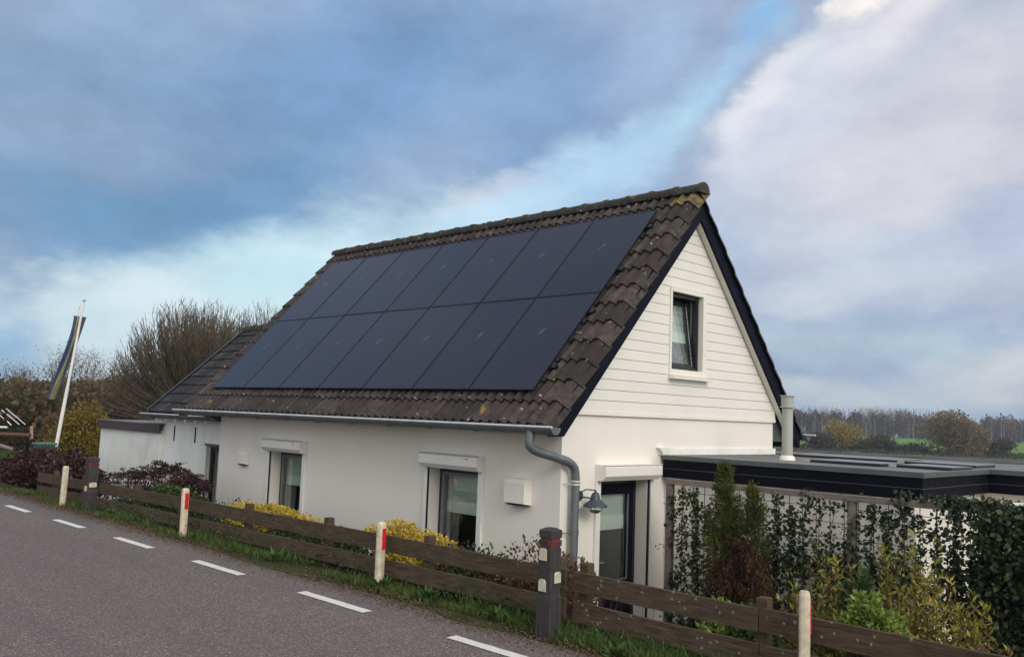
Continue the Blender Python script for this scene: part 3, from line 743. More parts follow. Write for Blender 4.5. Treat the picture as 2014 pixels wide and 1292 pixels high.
for z in (0.93, 0.40, -0.3):
    c = MB()
    for dz in (0, 0.035): c.lathe((7.505, 6.33, z+dz), [(0.043, 0.012), (0.053, 0.012), (0.053, -0.004), (0.043, -0.004)], 18)
    c.lathe((7.505, 6.33, z-0.02), [(0.043, 0.0), (0.0475, 0.0), (0.0475, 0.06), (0.043, 0.06)], 18)
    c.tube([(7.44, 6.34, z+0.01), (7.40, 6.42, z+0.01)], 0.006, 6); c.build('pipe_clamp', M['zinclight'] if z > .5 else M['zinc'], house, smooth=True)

# windows in the long wall: frame, glass, blind, shutter case, guides
def window_x(y0, y1, z0, z1, kk):
    """opening in the plane x=7.36, glazing set back"""
    xg = 7.53
    wn = MB()
    fw = 0.055
    for a in ((y0, y0+fw, z0, z1), (y1-fw, y1, z0, z1), (y0+fw, y1-fw, z1-fw, z1), (y0+fw, y1-fw, z0, z0+fw)): wn.box(xg, xg+0.07, a[0], a[1], a[2], a[3])
    fr = wn.build('window', M['black'], house, bevel=0.004)
    s = MB(); i0, i1, j0, j1 = y0+fw+0.002, y1-fw-0.002, z0+fw+0.002, z1-fw-0.002
    for a in ((i0, i0+.04, j0, j1), (i1-.04, i1, j0, j1), (i0+.04, i1-.04, j1-.04, j1), (i0+.04, i1-.04, j0, j0+.04)): s.box(xg-0.012, xg+0.05, a[0], a[1], a[2], a[3])
    s.build('sash', M['steelgrey'] , fr) 
    MB().box(xg+0.02, xg+0.026, i0+.04, i1-.04, j0+.04, j1-.04).build('pane', M['glass'], fr)
    bl = MB(); yb0, yb1 = y0+0.05, y1-0.05; zt = z1-0.03; zb = z1-(0.56 if kk else 0.52)
    for q in range(4):
        za, zb_ = zt - (zt-zb)*q/4, zt-(zt-zb)*(q+1)/4
        bl.prism([(xg+0.10, za), (xg+0.112, za), (xg+0.135-0.004*q, zb_+0.012), (xg+0.115-0.004*q, zb_)], 'y', yb0, yb1)
    bl.build('roman_blind', M['blind'], fr)
    MB().box(xg+0.093, xg+0.099, yb0, yb1, zb-0.005, zb+0.14).build('blind_hem', M['blindlight'], fr)
    c = MB(); prev = None; pts = []
    for q in range(15): pts.append((y1-0.06-0.012*q, xg+0.17+0.018*math.sin(q*2.1)))
    poly = pts + [(p[0], p[1]+0.004) for p in pts[::-1]]
    vs = [(p[1], p[0], z0) for p in pts]+[(p[1], p[0], z1) for p in pts]
    c.add(vs, [(q, q+1, 15+q+1, 15+q) for q in range(14)]); c.build('curtain', M['curtain'], fr)
    # reveal lining and guides (proud of the plaster)
    MB().box(7.325, 7.358, y1+0.012, y1+0.075, z0-0.25, z1+0.02).build('shutter_guide', M['whitetrim'], house, bevel=0.004); MB().box(7.325, 7.358, y0-0.085, y0-0.006, z0-0.25, z1+0.02).build('shutter_guide', M['whitetrim'], house, bevel=0.004)
    MB().box(7.33, 7.352, y1+0.001, y1+0.011, z0-0.25, z1+0.02).build('guide_slot', M['black'], house)
    x = 7.36; cs = MB()
    cs.prism([(x-0.002, z1+0.185), (x-0.13, z1+0.175), (x-0.15, z1+0.155), (x-0.15, z1+0.055), (x-0.105, z1+0.0), (x-0.002, z1+0.0)], 'y', y0-0.09, y1+0.06 if kk else y1+0.08)
    sc = cs.build('shutter_case', M['whitetrim'], house, bevel=0.004)
    MB().box(x-0.152, x-0.12, y0-0.094, y1+(0.064 if kk else 0.084), z1+0.175, z1+0.183).build('case_lid', M['groove'], sc)
    MB().box(x-0.157, x-0.150, y0+0.05, y0+0.10, z1+0.135, z1+0.15).build('maker_plate', M['groove'], sc)
M['steelgrey'] = simple('grey_sash', (0.16, 0.17, 0.18), 0.4, 0.2)
window_x(7.70, 8.61, -0.15, 0.98, 1)
window_x(11.51, 12.42, -0.15, 0.98, 0)
# ventilation hoods on the long wall
def hood(y0, y1, z0, z1, dp_):
    m = MB(); m.prism([(7.359, z1), (7.36-dp_*0.75, z1-0.01), (7.36-dp_, z1-0.05), (7.36-dp_, z0+0.02), (7.359, z0)], 'y', y0, y1)
    h = m.build('vent_hood', M['plaster'], house, bevel=0.006)
    MB().box(7.352-dp_*0.8, 7.350, y0+0.02, y1-0.02, z0-0.004, z0+0.008).build('vent_opening', M['black2'], h)
hood(6.84, 7.16, 0.66, 0.955, 0.13); hood(13.10, 13.36, 0.70, 0.92, 0.06)
# door in the gable wall
yd = 6.585
dm = MB(); X0, X1, Z0, Z1 = 8.03, 8.96, -1.13, 0.95
fw = 0.06
for a in ((X0, X0+fw, Z0, Z1), (X1-fw, X1, Z0, Z1), (X0+fw, X1-fw, Z1-fw, Z1), (X0+fw, X1-fw, Z0, Z0+0.03)): dm.box(a[0], a[1], yd, yd+0.08, a[2], a[3])
door = dm.build('door', M['black'], house, bevel=0.003)
lf = MB(); lx0, lx1 = X0+fw+.003, X1-fw-.003; gx0, gx1, gz0, gz1 = lx0+0.10, lx1-0.10, -0.24, 0.77
lf.box(lx0, gx0, yd-0.012, yd+0.045, Z0+.03, Z1-fw-.003); lf.box(gx1, lx1, yd-0.012, yd+0.045, Z0+.03, Z1-fw-.003)
lf.box(gx0, gx1, yd-0.012, yd+0.045, gz1, Z1-fw-.003); lf.box(gx0, gx1, yd-0.012, yd+0.045, Z0+.03, gz0)
lf.build('door_leaf', M['navy'], door, bevel=0.002)
bd = MB()
for a in ((gx0, gx0+.014, gz0, gz1), (gx1-.014, gx1, gz0, gz1), (gx0+.014, gx1-.014, gz0, gz0+.014)): bd.box(a[0], a[1], yd-0.015, yd+0.0, a[2], a[3])
bd.build('glazing_bead', M['steelgrey'], door)
MB().box(gx0+.014, gx1-.014, yd+0.01, yd+0.016, gz0+.014, gz1).build('pane', M['glass'], door)
bl = MB()
for q in range(3): bl.prism([(gz1-0.0-0.125*q, yd+0.05), (gz1-0.0-0.125*q, yd+0.058), (gz1-0.125*(q+1)+0.01, yd+0.072), (gz1-0.125*(q+1), yd+0.06)][::1], 'x', gx0, gx1) if False else bl.box(gx0, gx1-0.02, yd+0.05+0.004*q, yd+0.058+0.004*q, gz1-0.125*(q+1), gz1-0.125*q)
bl.build('roman_blind', M['blind'], door)
MB().box(gx0, gx1-0.02, yd+0.044, yd+0.049, gz1-0.42, gz1-0.25).build('blind_hem', M['blindlight'], door)
MB().box(gx0, gx1, yd+0.08, yd+0.085, gz0, gz1-0.38).build('reflection_sheet', M['panegrey'], door)  # added sheet behind the glass, the pane's dark reflection as flat colour
h = MB(); h.tube([(8.16, yd-0.01, 0.0), (8.16, yd-0.06, 0.0), (8.29, yd-0.06, 0.0)], 0.010, 8); h.box(8.145, 8.175, yd-0.02, yd-0.011, -0.12, 0.05); h.build('handle', M['steel'], door)
MB().box(7.945, 8.024, 6.385, 6.418, -1.1, 0.96).build('shutter_guide', M['whitetrim'], house, bevel=0.004); MB().box(8.99, 9.03, 6.385, 6.418, -1.1, 0.96).build('shutter_guide', M['whitetrim'], house, bevel=0.004)
MB().box(8.966, 8.982, 6.395, 6.418, -1.1, 0.95).build('guide_slot', M['black'], house)
cs = MB(); yy = 6.42; z1 = 0.955
cs.prism([(yy-0.002, z1+0.185), (yy-0.14, z1+0.175), (yy-0.16, z1+0.155), (yy-0.16, z1+0.055), (yy-0.11, z1), (yy-0.002, z1)], 'x', 7.95, 9.05)
sc = cs.build('shutter_case', M['whitetrim'], house, bevel=0.004)
MB().box(7.946, 9.054, yy-0.162, yy-0.12, z1+0.176, z1+0.184).build('case_lid', M['cream'], sc)
MB().box(8.03, 8.96, 6.30, 6.60, -1.19, -1.132).build('door_step', M['bitumen'], house)
# gable window: frame, tilted sash, blind, patterned curtain
fr = MB(); X0, X1, Z0, Z1 = 9.365, 10.075, 2.325, 3.305; yw = 6.455
for a in ((9.325, 9.365, 2.24, 3.362), (10.08, 10.17, 2.24, 3.362), (9.365, 10.08, 3.31, 3.362), (9.365, 10.08, 2.24, 2.32)): fr.box(a[0], a[1], 6.372, 6.56, a[2], a[3])
surround = fr.build('window', M['cream'], house, bevel=0.004)
fi = MB()
for a in ((X0, X0+.02, Z0, Z1), (X1-.03, X1, Z0, Z1), (X0+.02, X1-.03, Z1-.04, Z1), (X0+.02, X1-.03, Z0, Z0+.04)): fi.box(a[0], a[1], yw, yw+0.07, a[2], a[3])
fi.build('window_frame', M['black'], surround, bevel=0.003)
ti = math.radians(7.5); s = MB(); sx0, sx1, sz0, sz1 = X0+.018, X1-.032, Z0+.035, Z1-.045
def til(p): # rotate about the bottom rail, top falling inwards
    x, y, z = p; dz = z-sz0; dy = y-(yw+0.04); return (x, yw+0.04+dy*math.cos(ti)+dz*math.sin(ti), sz0+dz*math.cos(ti)-dy*math.sin(ti))
for a in ((sx0, sx0+.03, sz0, sz1), (sx1-.05, sx1, sz0, sz1), (sx0+.03, sx1-.05, sz1-.04, sz1), (sx0+.03, sx1-.05, sz0, sz0+.05)): s.box(a[0], a[1], yw+0.03, yw+0.08, a[2], a[3])
s.v = [til(p) for p in s.v]; s.build('sash', M['black'], surround)
s = MB().box(sx1-.052, sx1-.04, yw+0.024, yw+0.031, sz0+.02, sz1-.02); s.v = [til(p) for p in s.v]; s.build('seal', M['steel'], surround)
s = MB().box(sx0+.03, sx1-.05, yw+0.05, yw+0.056, sz0+.05, sz1-.05); s.v = [til(p) for p in s.v]; s.build('pane', M['glass'], surround)
s = MB()
for q in range(3): s.box(sx0, sx1-.06, yw+0.086+q*.003, yw+0.09+q*.003, sz1-.13*(q+1)-.05, sz1-.13*q-.055)
s.v = [til(p) for p in s.v]; s.build('roman_blind', M['blind'], surround)
s = MB().box(sx0, sx1-.06, yw+0.083, yw+0.085, sz1-.56, sz1-.42); s.v = [til(p) for p in s.v]; s.build('blind_hem', M['blindlight'], surround)
def lacemat():
    m, t, b = newmat('lace_curtain'); p = wpos(t)
    vo = t.node('ShaderNodeTexVoronoi'); vo.inputs['Scale'].default_value = 28; t.put(vo.inputs['Vector'], p)
    f = t.math('MULTIPLY', t.maprange(vo.outputs['Distance'], 0.25, 0.4, 1, 0), t.maprange(t.noise(p, 9, 4), 0.42, 0.6))
    t.put(b.inputs['Base Color'], t.mix(f, (0.02, 0.03, 0.035, 1), (0.35, 0.45, 0.45, 1))); b.inputs['Roughness'].default_value = 0.9; return m
s = MB().box(sx0, sx1-.06, yw+0.078, yw+0.081, sz0+.02, sz1-.56); s.v = [til(p) for p in s.v]; s.build('lace_curtain', lacemat(), surround)
MB().box(10.0, 10.079, 6.572, 6.74, 2.32, 3.305).build('dark_gap_sheet', M['black'], surround)  # added sheet over the pale wall core; the gap's darkness is its colour
MB().box(X0-.1, X1+.3, 6.95, 6.97, 2.1, 3.6).build('room_dark_sheet', M['interior'], surround)  # dark sheet added behind the gable window for an unlit room
MB().prism([(6.30, 2.195), (6.42, 2.195), (6.42, 2.242), (6.30, 2.225)], 'x', 9.315, 10.215).build('sill', M['cream'], surround, bevel=0.004)
# rough flashing where the flat roof meets the gable
fl = MB(); q = []
for i in range(40):
    x = 9.18 + i*(12.12-9.18)/39; q.append((x, 1.30+0.012*mnoise.noise(Vector((x*9, 0, 0)))+0.02))
    
fl.prism(q + [(12.12, 1.235), (9.18, 1.24)], 'y', 6.398, 6.419)
fl.prism([(9.13, 1.33), (9.31, 1.33), (9.29, 1.28), (9.22, 1.235)], 'y', 6.36, 6.42)
fl.build('flashing', M['oldplaster'], house)

# wall lamp
lamp = thg('wall_lamp', 'small dark grey barn style lamp with clear globe on the gable wall beside the downpipe', 'wall lamp', (7.70, 6.42, 0.78))
lc = (7.745, 6.24)
MB().tube([(7.66, 6.42, 0.80), (7.66, 6.39, 0.80)], 0.055, 16).build('wall_plate', M['lampgrey'], lamp)
MB().tube([(7.66, 6.40, 0.83), (7.68, 6.32, 0.875), (lc[0], lc[1], 0.87), (lc[0], lc[1], 0.85)], 0.008, 6).build('arm', M['lampgrey'], lamp)
MB().tube([(7.66, 6.40, 0.79), (lc[0]-0.01, lc[1]+0.02, 0.78)], 0.010, 6).build('stay', M['lampgrey'], lamp)
MB().lathe((*lc, 0.86), [(0.0, 0.012), (0.012, 0.008), (0.016, -0.01), (0.035, -0.02), (0.048, -0.045), (0.052, -0.075), (0.056, -0.09), (0.085, -0.115), (0.135, -0.155), (0.138, -0.17), (0.13, -0.165), (0.05, -0.11)], 24).build('lamp_shade', M['lampgrey'], lamp, smooth=True)
MB().lathe((*lc, 0.70), [(0.07, 0.012), (0.082, -0.02), (0.070, -0.055), (0.04, -0.078), (0.0, -0.086)], 20).build('globe', M['bulb'], lamp, smooth=True)

# ------------------------------------------------------------------ solar panels
ca, sa_ = math.cos(ALP), math.sin(ALP)
PY0, PW, PH = 6.72, 1.069, 1.69
PV0 = 0.452; PN = 0.098
order = ['first', 'second', 'third', 'fourth', 'fifth', 'sixth', 'seventh']
def panel_meshes():
    w_, h_ = PW-0.014, PH-0.014
    m = MB(); t = 0.012; b0, b1 = -0.02, 0.0
    for a in ((0, t, 0, h_), (w_-t, w_, 0, h_), (t, w_-t, 0, t), (t, w_-t, h_-t, h_)): m.box(a[0], a[1], a[2], a[3], b0, b1+0.002)
    f = m.build('frame', M['panelframe']); fm = f.data; bpy.data.objects.remove(f)
    g = MB().box(t, w_-t, t, h_-t, b0+0.005, -0.001).build('glass', M['panel']); gm_ = g.data; bpy.data.objects.remove(g)
    return fm, gm_
pfm, pgm = panel_meshes()
GRP = 'black solar panels on the tiled roof'
def roofpt(v, n): return (EX + v*ca - n*sa_, EZ + v*sa_ + n*ca)
for row in range(2):
    for c in range(7):
        name = 'solar_panel'
        lab = 'glossy black solar panel, %s from the left in the %s row on the tiled roof' % (order[6-c], 'lower' if row == 0 else 'upper')
        o = bpy.data.objects.new(name, None); COL.objects.link(o); tag(o, lab, 'solar panel', GRP)
        mt = roofmat(EX, EZ, PY0+c*PW, PV0+row*PH, n0=PN)
        o.matrix_world = mt
        for me_, nm in ((pfm, 'frame'), (pgm, 'glass')):
            ch = bpy.data.objects.new(nm, me_); COL.objects.link(ch); ch.parent = o
            if nm == 'glass': ch.rotation_euler = (rnd.uniform(-.0006, .0006), rnd.uniform(-.0006, .0006), 0)
for i, (v, lb) in enumerate(((0.85, 'lowest'), (1.80, 'second lowest'), (2.60, 'second highest'), (3.48, 'highest'))):
    x, z = roofpt(v, 0.056); m = MB()
    m.box(-0.02, 0.02, -7.56, 0, -0.02, 0.02); r_ = m.build('mounting_rail', M['panelframe'])
    mt = roofmat(x, z, 0, 0); r_.matrix_world = Matrix.Translation((x, 14.22, z)) @ Matrix.Rotation(-ALP, 4, 'Y')
    tag(r_, 'black mounting rail with hook end under the solar panels, %s of the four' % lb, 'mounting rail', 'rails under the solar panels')
    h = MB(); h.box(-0.03, 0.03, -7.58, -7.53, -0.03, 0.03); h.box(-0.02, 0.09, -7.575, -7.55, -0.035, -0.02)
    hk = h.build('end_clamp', M['panelframe'], None); hk.parent = r_

# ------------------------------------------------------------------ old extension and shed at the far end
old = thg('old_extension', 'low whitewashed old extension with flat dark tiles and a narrow glazed door', 'extension', (7.4, 15.2, -1.15))
w = MB(); w.box(7.40, 7.70, 13.65, 14.10, -1.4, 1.42); perforated(w, [14.10, 14.62, 16.45], [-1.4, -1.15, 0.93, 1.42], [(14.10, 14.62, -1.15, 0.93)], lambda a, b, c, d: w.box(7.40, 7.70, a, b, c, d))
w.box(7.70, 11.0, 16.15, 16.45, -1.4, 1.4); w.prism([(7.7, 1.4), (11.0, 1.4), (9.2, 2.95)], 'y', 16.15, 16.45)
w.build('wall', M['oldplaster'], old, wobble=0.006)
OT = math.tan(math.radians(42)); ox, oz = 7.17, 1.47
def ozr(x): return oz + OT*(x-ox)
OR = 9.15
MB().prism([(ox+.03, oz-0.02), (OR, ozr(OR)-0.04), (2*OR-ox, oz-0.02), (2*OR-ox, oz-0.1), (OR, ozr(OR)-0.16), (ox+.03, oz-0.1)], 'y', 13.6, 16.62).build('roof_deck', M['black2'], old)
def flat_tile():
    m = MB(); V = [(0.004, 0, .034), (.29, 0, .034), (0.004, .33, .008), (.29, .33, .008), (0.004, 0, .004), (.29, 0, .004), (.29, 0.33, -.01), (0.004, .33, -.01), ]
    m.add(V, [(0, 1, 3, 2), (4, 5, 1, 0), (1, 5, 6, 3), (4, 0, 2, 7)])
    m.box(.255, .285, 0.0, .33, .02, .030) if False else None
    return m.build('flat', M['flattile'])
fo = flat_tile(); ftm = fo.data; bpy.data.objects.remove(fo)
offO = Vector(WLOC[old.name])
for r in range(10):
    for c in range(-2, 8):
        y = 14.16 + c*0.306
        mt = roofmat(ox, oz, y, r*0.268 + rnd.uniform(-.004, .004), tan=OT, n0=rnd.uniform(0, .005)) @ Matrix.Rotation(rnd.uniform(-.006, .006), 4, 'Z')
        place(ftm, 'tile', old, mt, offO)
MB().prism([(ox-.02, oz-0.06), (OR, ozr(OR)+0.02), (OR, ozr(OR)+0.075), (ox-.02, oz+0.055)], 'y', 16.60, 16.68).build('verge_trim', M['black'], old)
for i in range(7):
    mt = Matrix.Translation((OR, 14.0+i*0.38, ozr(OR)-0.02)) ; o = place(rm, 'ridge_tile', old, mt, offO)
gm = MB(); gutter(gm, ox-0.04, oz-0.03, 0.055, 13.8, 16.78); gm.build('gutter', M['zinc'], old, smooth=True)
t_ = MB(); t_.tube([(ox-0.095, 15.15, oz-0.025), (ox-0.095, 16.8, oz-0.025)], 0.011, 8); t_.tube([(ox-0.095, 14.12, oz-0.025), (ox-0.095, 14.75, oz-0.03)], 0.011, 8); t_.build('gutter_rim', M['zinclight'], old)
c = MB()
for i in range(6): y = 14.35+i*0.4; c.box(7.22, 7.40, y, y+0.07, 1.32, 1.40)
c.build('rafter_end', M['oldplaster'], old)
for y in (15.92, 15.07):
    MB().box(7.385, 7.398, y, y+0.028, 0.95, 1.23).build('wall_anchor', M['black'], old)
dm = MB()
for a in ((14.55, 14.61, -1.12, 0.90), (14.11, 14.15, -1.12, 0.90), (14.15, 14.55, 0.84, 0.90), (14.15, 14.55, -1.12, -1.0)): dm.box(7.47, 7.54, a[0], a[1], a[2], a[3])
dr = dm.build('door', M['black'], old, bevel=.003)
MB().box(7.50, 7.506, 14.15, 14.55, -1.0, 0.84).build('pane', M['glass'], dr)
c = MB(); pts = [(14.16+0.028*i, 7.62+0.012*math.sin(i*2.3)) for i in range(15)]
c.add([(p[1], p[0], -1.1) for p in pts]+[(p[1], p[0], 0.86) for p in pts], [(i, i+1, 16+i, 15+i) for i in range(14)]); c.build('curtain', M['curtain'], dr)
MB().box(7.70, 7.75, 14.0, 14.7, -1.2, 1.0).build('dark_room', M['interior'], old)  # dark box added behind the door glass for an unlit room
MB().box(7.375, 7.40, 14.60, 14.66, -1.1, 0.96).build('door_trim', M['oldplaster'], old)
MB().box(7.375, 7.40, 14.12, 14.66, 0.93, 0.965).build('door_lintel', M['greytrim'], old)
shed = thg('white_shed', 'low flat roofed white shed with brown fascia left of the old extension', 'shed', (7.36, 17.9, -1.0))
w = MB(); w.box(7.36, 7.6, 16.452, 19.4, -1.3, 1.12); w.box(7.6, 10.4, 19.2, 19.4, -1.3, 1.12); w.build('wall', M['oldplaster'], shed, wobble=0.008)
MB().box(7.30, 7.345, 16.40, 19.46, 1.075, 1.235).build('fascia', M['brownboard'], shed)
MB().box(7.345, 10.4, 19.40, 19.46, 1.075, 1.235).build('end_fascia', M['brownboard'], shed)
MB().box(7.285, 10.4, 16.36, 19.48, 1.236, 1.256).build('roof', M['bitumen'], shed)

old.location += Vector((0.19, 0.40, 0)); shed.location += Vector((0.19, 0.40, 0))   # both stand a little behind the main wall line
# ------------------------------------------------------------------ flat roofed extension
ext = thg('flat_roof_extension', 'flat roofed extension with deep black fascia and grey trim beyond the ivy trellis', 'extension', (9.3, 5.0, -1.15))
w = MB(); w.box(9.33, 9.56, 3.40, 6.415, -1.4, 0.965); w.box(9.56, 11.42, 3.40, 3.60, -1.4, 0.965); w.box(11.42, 11.62, -1.5, 3.60, -1.4, 0.965)
w.build('wall', M['plaster'], ext)
def fascia_strip(pts, z0, z1, t, nm, mt):
    for (a, b_) in zip(pts[:-1], pts[1:]):
        m = MB(); x0, x1 = sorted((a[0], b_[0])); y0, y1 = sorted((a[1], b_[1]))
        if x0 == x1: m.box(x0-t, x0, y0-(t if b_ is not pts[-1] or True else 0), y1, z0, z1)
        else: m.box(x0, x1-t if False else x1, y0-t, y0, z0, z1)
        m.build(nm, mt, ext, bevel=0.002)
P = [(9.27, 6.36), (9.27, 3.32), (11.35, 3.32), (11.35, -1.5)]
def strips(z0, z1, t, nm, mt):
    MB().box(9.27-t, 9.27, 3.32-t, 6.385, z0, z1).build(nm, mt, ext, bevel=.002)
    MB().box(9.27+.0005, 11.35-t-.0005, 3.32-t, 3.32, z0, z1).build(nm, mt, ext, bevel=.002)
    MB().box(11.35-t, 11.35, -1.5, 3.32, z0, z1).build(nm, mt, ext, bevel=.002)
strips(0.97, 1.075, 0.030, 'fascia_board', M['fascia'])
strips(1.0755, 1.0805, 0.031, 'joint_strip', M['greytrim'])
strips(1.081, 1.186, 0.030, 'fascia_board', M['fascia'])
strips(1.187, 1.243, 0.050, 'roof_trim', M['greytrim'])
w = MB(); w.box(9.27, 9.56, 3.32, 6.38, 0.966, 0.98); w.box(9.56, 11.6, 3.32, 3.6, 0.966, 0.98); w.box(11.35, 11.6, -1.5, 3.32, 0.966, 0.98); w.build('soffit', M['whitetrim'], ext)
w = MB(); w.box(9.271, 11.351, 3.321, 6.41, 1.15, 1.226); w.box(11.351, 14.3, -1.5, 6.41, 1.15, 1.226); w.box(12.08, 14.3, 6.41, 12, 1.15, 1.226); w.build('roof', M['bitumen'], ext)
w = MB(); w.box(14.3, 14.42, -1.5, 12, 1.0, 1.262); w.build('rear_kerb', M['bitumen'], ext)
MB().box(14.1, 14.3, -1.5, 12, -1.3, 1.15).build('rear_wall', M['plaster'], ext)
# low plates lying on the flat roof
for (x0, x1, y0, y1, lb) in ((11.95, 12.75, 4.55, 6.1, 'long dark plate lying on the flat roof near the vent pipe'), (11.75, 12.5, 3.55, 4.4, 'short dark plate lying on the flat roof beyond the others'), (10.35, 11.05, 4.15, 5.0, 'dark edged plate lying on the flat roof nearest the corner'), (10.5, 11.2, 3.42, 4.02, 'small dark edged plate at the front corner of the flat roof')):
    o = thg('roof_plate', lb, 'roof plate', (x0, y0, 1.23), 'plates lying on the flat roof')
    m = MB(); m.box(x0, x1, y0, y1, 1.228, 1.256); m.build('edge', M['black'], o, bevel=.003)
    MB().box(x0+.0, x1-.0, y0+.0, y1-.0, 1.2565, 1.262).build('surface', M['steelgrey'], o)
    t_ = MB(); t_.box(x0-.02, x0+.08, y1+.01, y1+.09, 1.228, 1.258); t_.build('ballast_block', M['pipe'], o)
vp = thg('vent_pipe', 'cream round vent pipe with ring cap standing on the flat roof', 'vent pipe', (10.40, 5.33, 1.23))
MB().lathe((10.40, 5.33, 1.23), [(0.066, 0), (0.066, 0.72)], 24).build('pipe', M['pipe'], vp, smooth=True)
MB().lathe((10.40, 5.33, 1.23), [(0.10, 0), (0.085, 0.045), (0.07, 0.06)], 24).build('foot_collar', M['cream'], vp, smooth=True)
cp = MB()
for z0 in (0.655, 0.795): cp.lathe((10.40, 5.33, 1.23+z0), [(0.0, 0), (0.094, 0.0), (0.094, 0.012), (0.0, 0.016)], 24)
cp.lathe((10.40, 5.33, 1.23), [(0.077, 0.66), (0.077, 0.80)], 24); cp.build('cap', M['pipe'], vp)
aw = thg('awning_case', 'white rolled awning tube above the right end of the ivy trellis', 'awning', (8.9, 1.9, 1.02))
MB().tube([(8.78, 2.44, 1.03), (8.78, 1.2, 1.03)], 0.028, 14).build('tube', M['whitetrim'], aw, smooth=True)
MB().tube([(8.78, 2.45, 1.03), (8.78, 2.43, 1.03)], 0.034, 14).build('end_cap', M['cream'], aw)
MB().box(8.765, 8.795, 1.25, 1.29, -1.15, 1.01).build('post', M['trelliswood'], aw)

# ------------------------------------------------------------------ trellis
TX = 8.8
tr = thg('garden_trellis', 'weathered timber trellis frame with square wire mesh in front of the extension', 'trellis', (TX, 4.0, -1.15))
for y in (5.975, 5.235, 3.81, 2.25): MB().box(TX-0.035, TX+0.035, y-0.04, y+0.04, -1.2, 0.93).build('post', M['trelliswood'], tr, bevel=.004)
MB().box(TX-0.045, TX+0.045, 1.0, 6.02, 0.932, 0.992).build('top_rail', M['trelliswood'], tr, bevel=.004)
m = MB(); y = 1.1
while y < 5.93:
    m.box(TX-.003, TX+.003, y-.003, y+.003, -1.15, 0.93); y += 0.147
z = -1.1
while z < 0.9:
    m.box(TX-.008, TX-.002, 1.05, 5.94, z-.003, z+.003); z += 0.15
m.build('wire_mesh', M['wire'], tr)

# ------------------------------------------------------------------ fences
FX = 5.45
def fence(y0, y1, ztop0, ztop1, posts, label, mesh=None, ext_=0.0):
    f = thg('wooden_fence', label, 'fence', (FX, (y0+y1)/2, 0), 'low wooden roadside fences')
    cuts = [y0] + [p for p in posts if y0+0.3 < p < y1-0.3] + [y1]
    seg = []
    a = cuts[0]; i = 1
    while i < len(cuts):
        j = min(i+1, len(cuts)-1); seg.append((a, cuts[j])); a = cuts[j]; i = j+1
    for (a, b_) in seg:
        for (dz0, dz1) in ((-0.155, 0.0), (-0.385, -0.228)):
            za = ztop0 + (ztop1-ztop0)*(a-y0)/(y1-y0) + rnd.uniform(-.006, .006); zb = ztop0 + (ztop1-ztop0)*(b_-y0)/(y1-y0) + rnd.uniform(-.006, .006)
            m = MB(); n = 10; vs = []
            for k in range(n+1):
                t = k/n; yy = a+0.003+(b_-a-0.006)*t; zz = za+(zb-za)*t
                w1 = 0.005*mnoise.noise(Vector((yy*2.3, dz0*9, 1))); w2 = 0.005*mnoise.noise(Vector((yy*2.1, dz0*9, 5))); wx = 0.008*mnoise.noise(Vector((yy*1.2, dz0*9, 9)))
                vs += [(FX-0.014+wx, yy, zz+dz0+w1), (FX+0.014+wx, yy, zz+dz0+w1), (FX+0.014+wx, yy, zz+dz1+w2), (FX-0.014+wx, yy, zz+dz1+w2)]
            fs = [(k*4+q, k*4+(q+1) % 4, k*4+4+(q+1) % 4, k*4+4+q) for k in range(n) for q in range(4)] + [(0, 1, 2, 3), (n*4+3, n*4+2, n*4+1, n*4)]
            m.add(vs, fs); m.build('board', M['fence2' if y1 < 5 else 'fence'], f, bevel=0.003)
    for p in posts:
        zt = ztop0 + (ztop1-ztop0)*(p-y0)/(y1-y0) + 0.065 + rnd.uniform(-.01, .01)
        m = MB(); m.box(FX+0.018, FX+0.10, p-0.042, p+0.042, -0.5, zt); m.build('post', M['fence'], f, bevel=0.008, wobble=0.004)
    if mesh:
        m = MB(); y = mesh[0]
        while y < mesh[1]: m.box(FX+.108, FX+.110, y-.001, y+.001, -0.3, 0.40); y += 0.10
        z = -0.25
        while z < 0.4: m.box(FX+.105, FX+.107, mesh[0], mesh[1], z-.001, z+.001); z += 0.105
        m.build('wire_netting', M['wire'], f)
    return f
fence(4.66, 14.15, 0.465, 0.40, [4.78, 6.40, 8.05, 9.72, 11.45, 12.9], 'long stretch of weathered two board fence between the two dark dike posts')
fence(0.2, 4.58, 0.455, 0.455, [1.25, 2.98, 4.50], 'two board fence right of the near dark dike post, spotted with pale lichen', mesh=(0.6, 4.55))
fence(14.35, 16.9, 0.39, 0.36, [14.9, 16.2], 'short dark fence stretch running left into the purple bush')

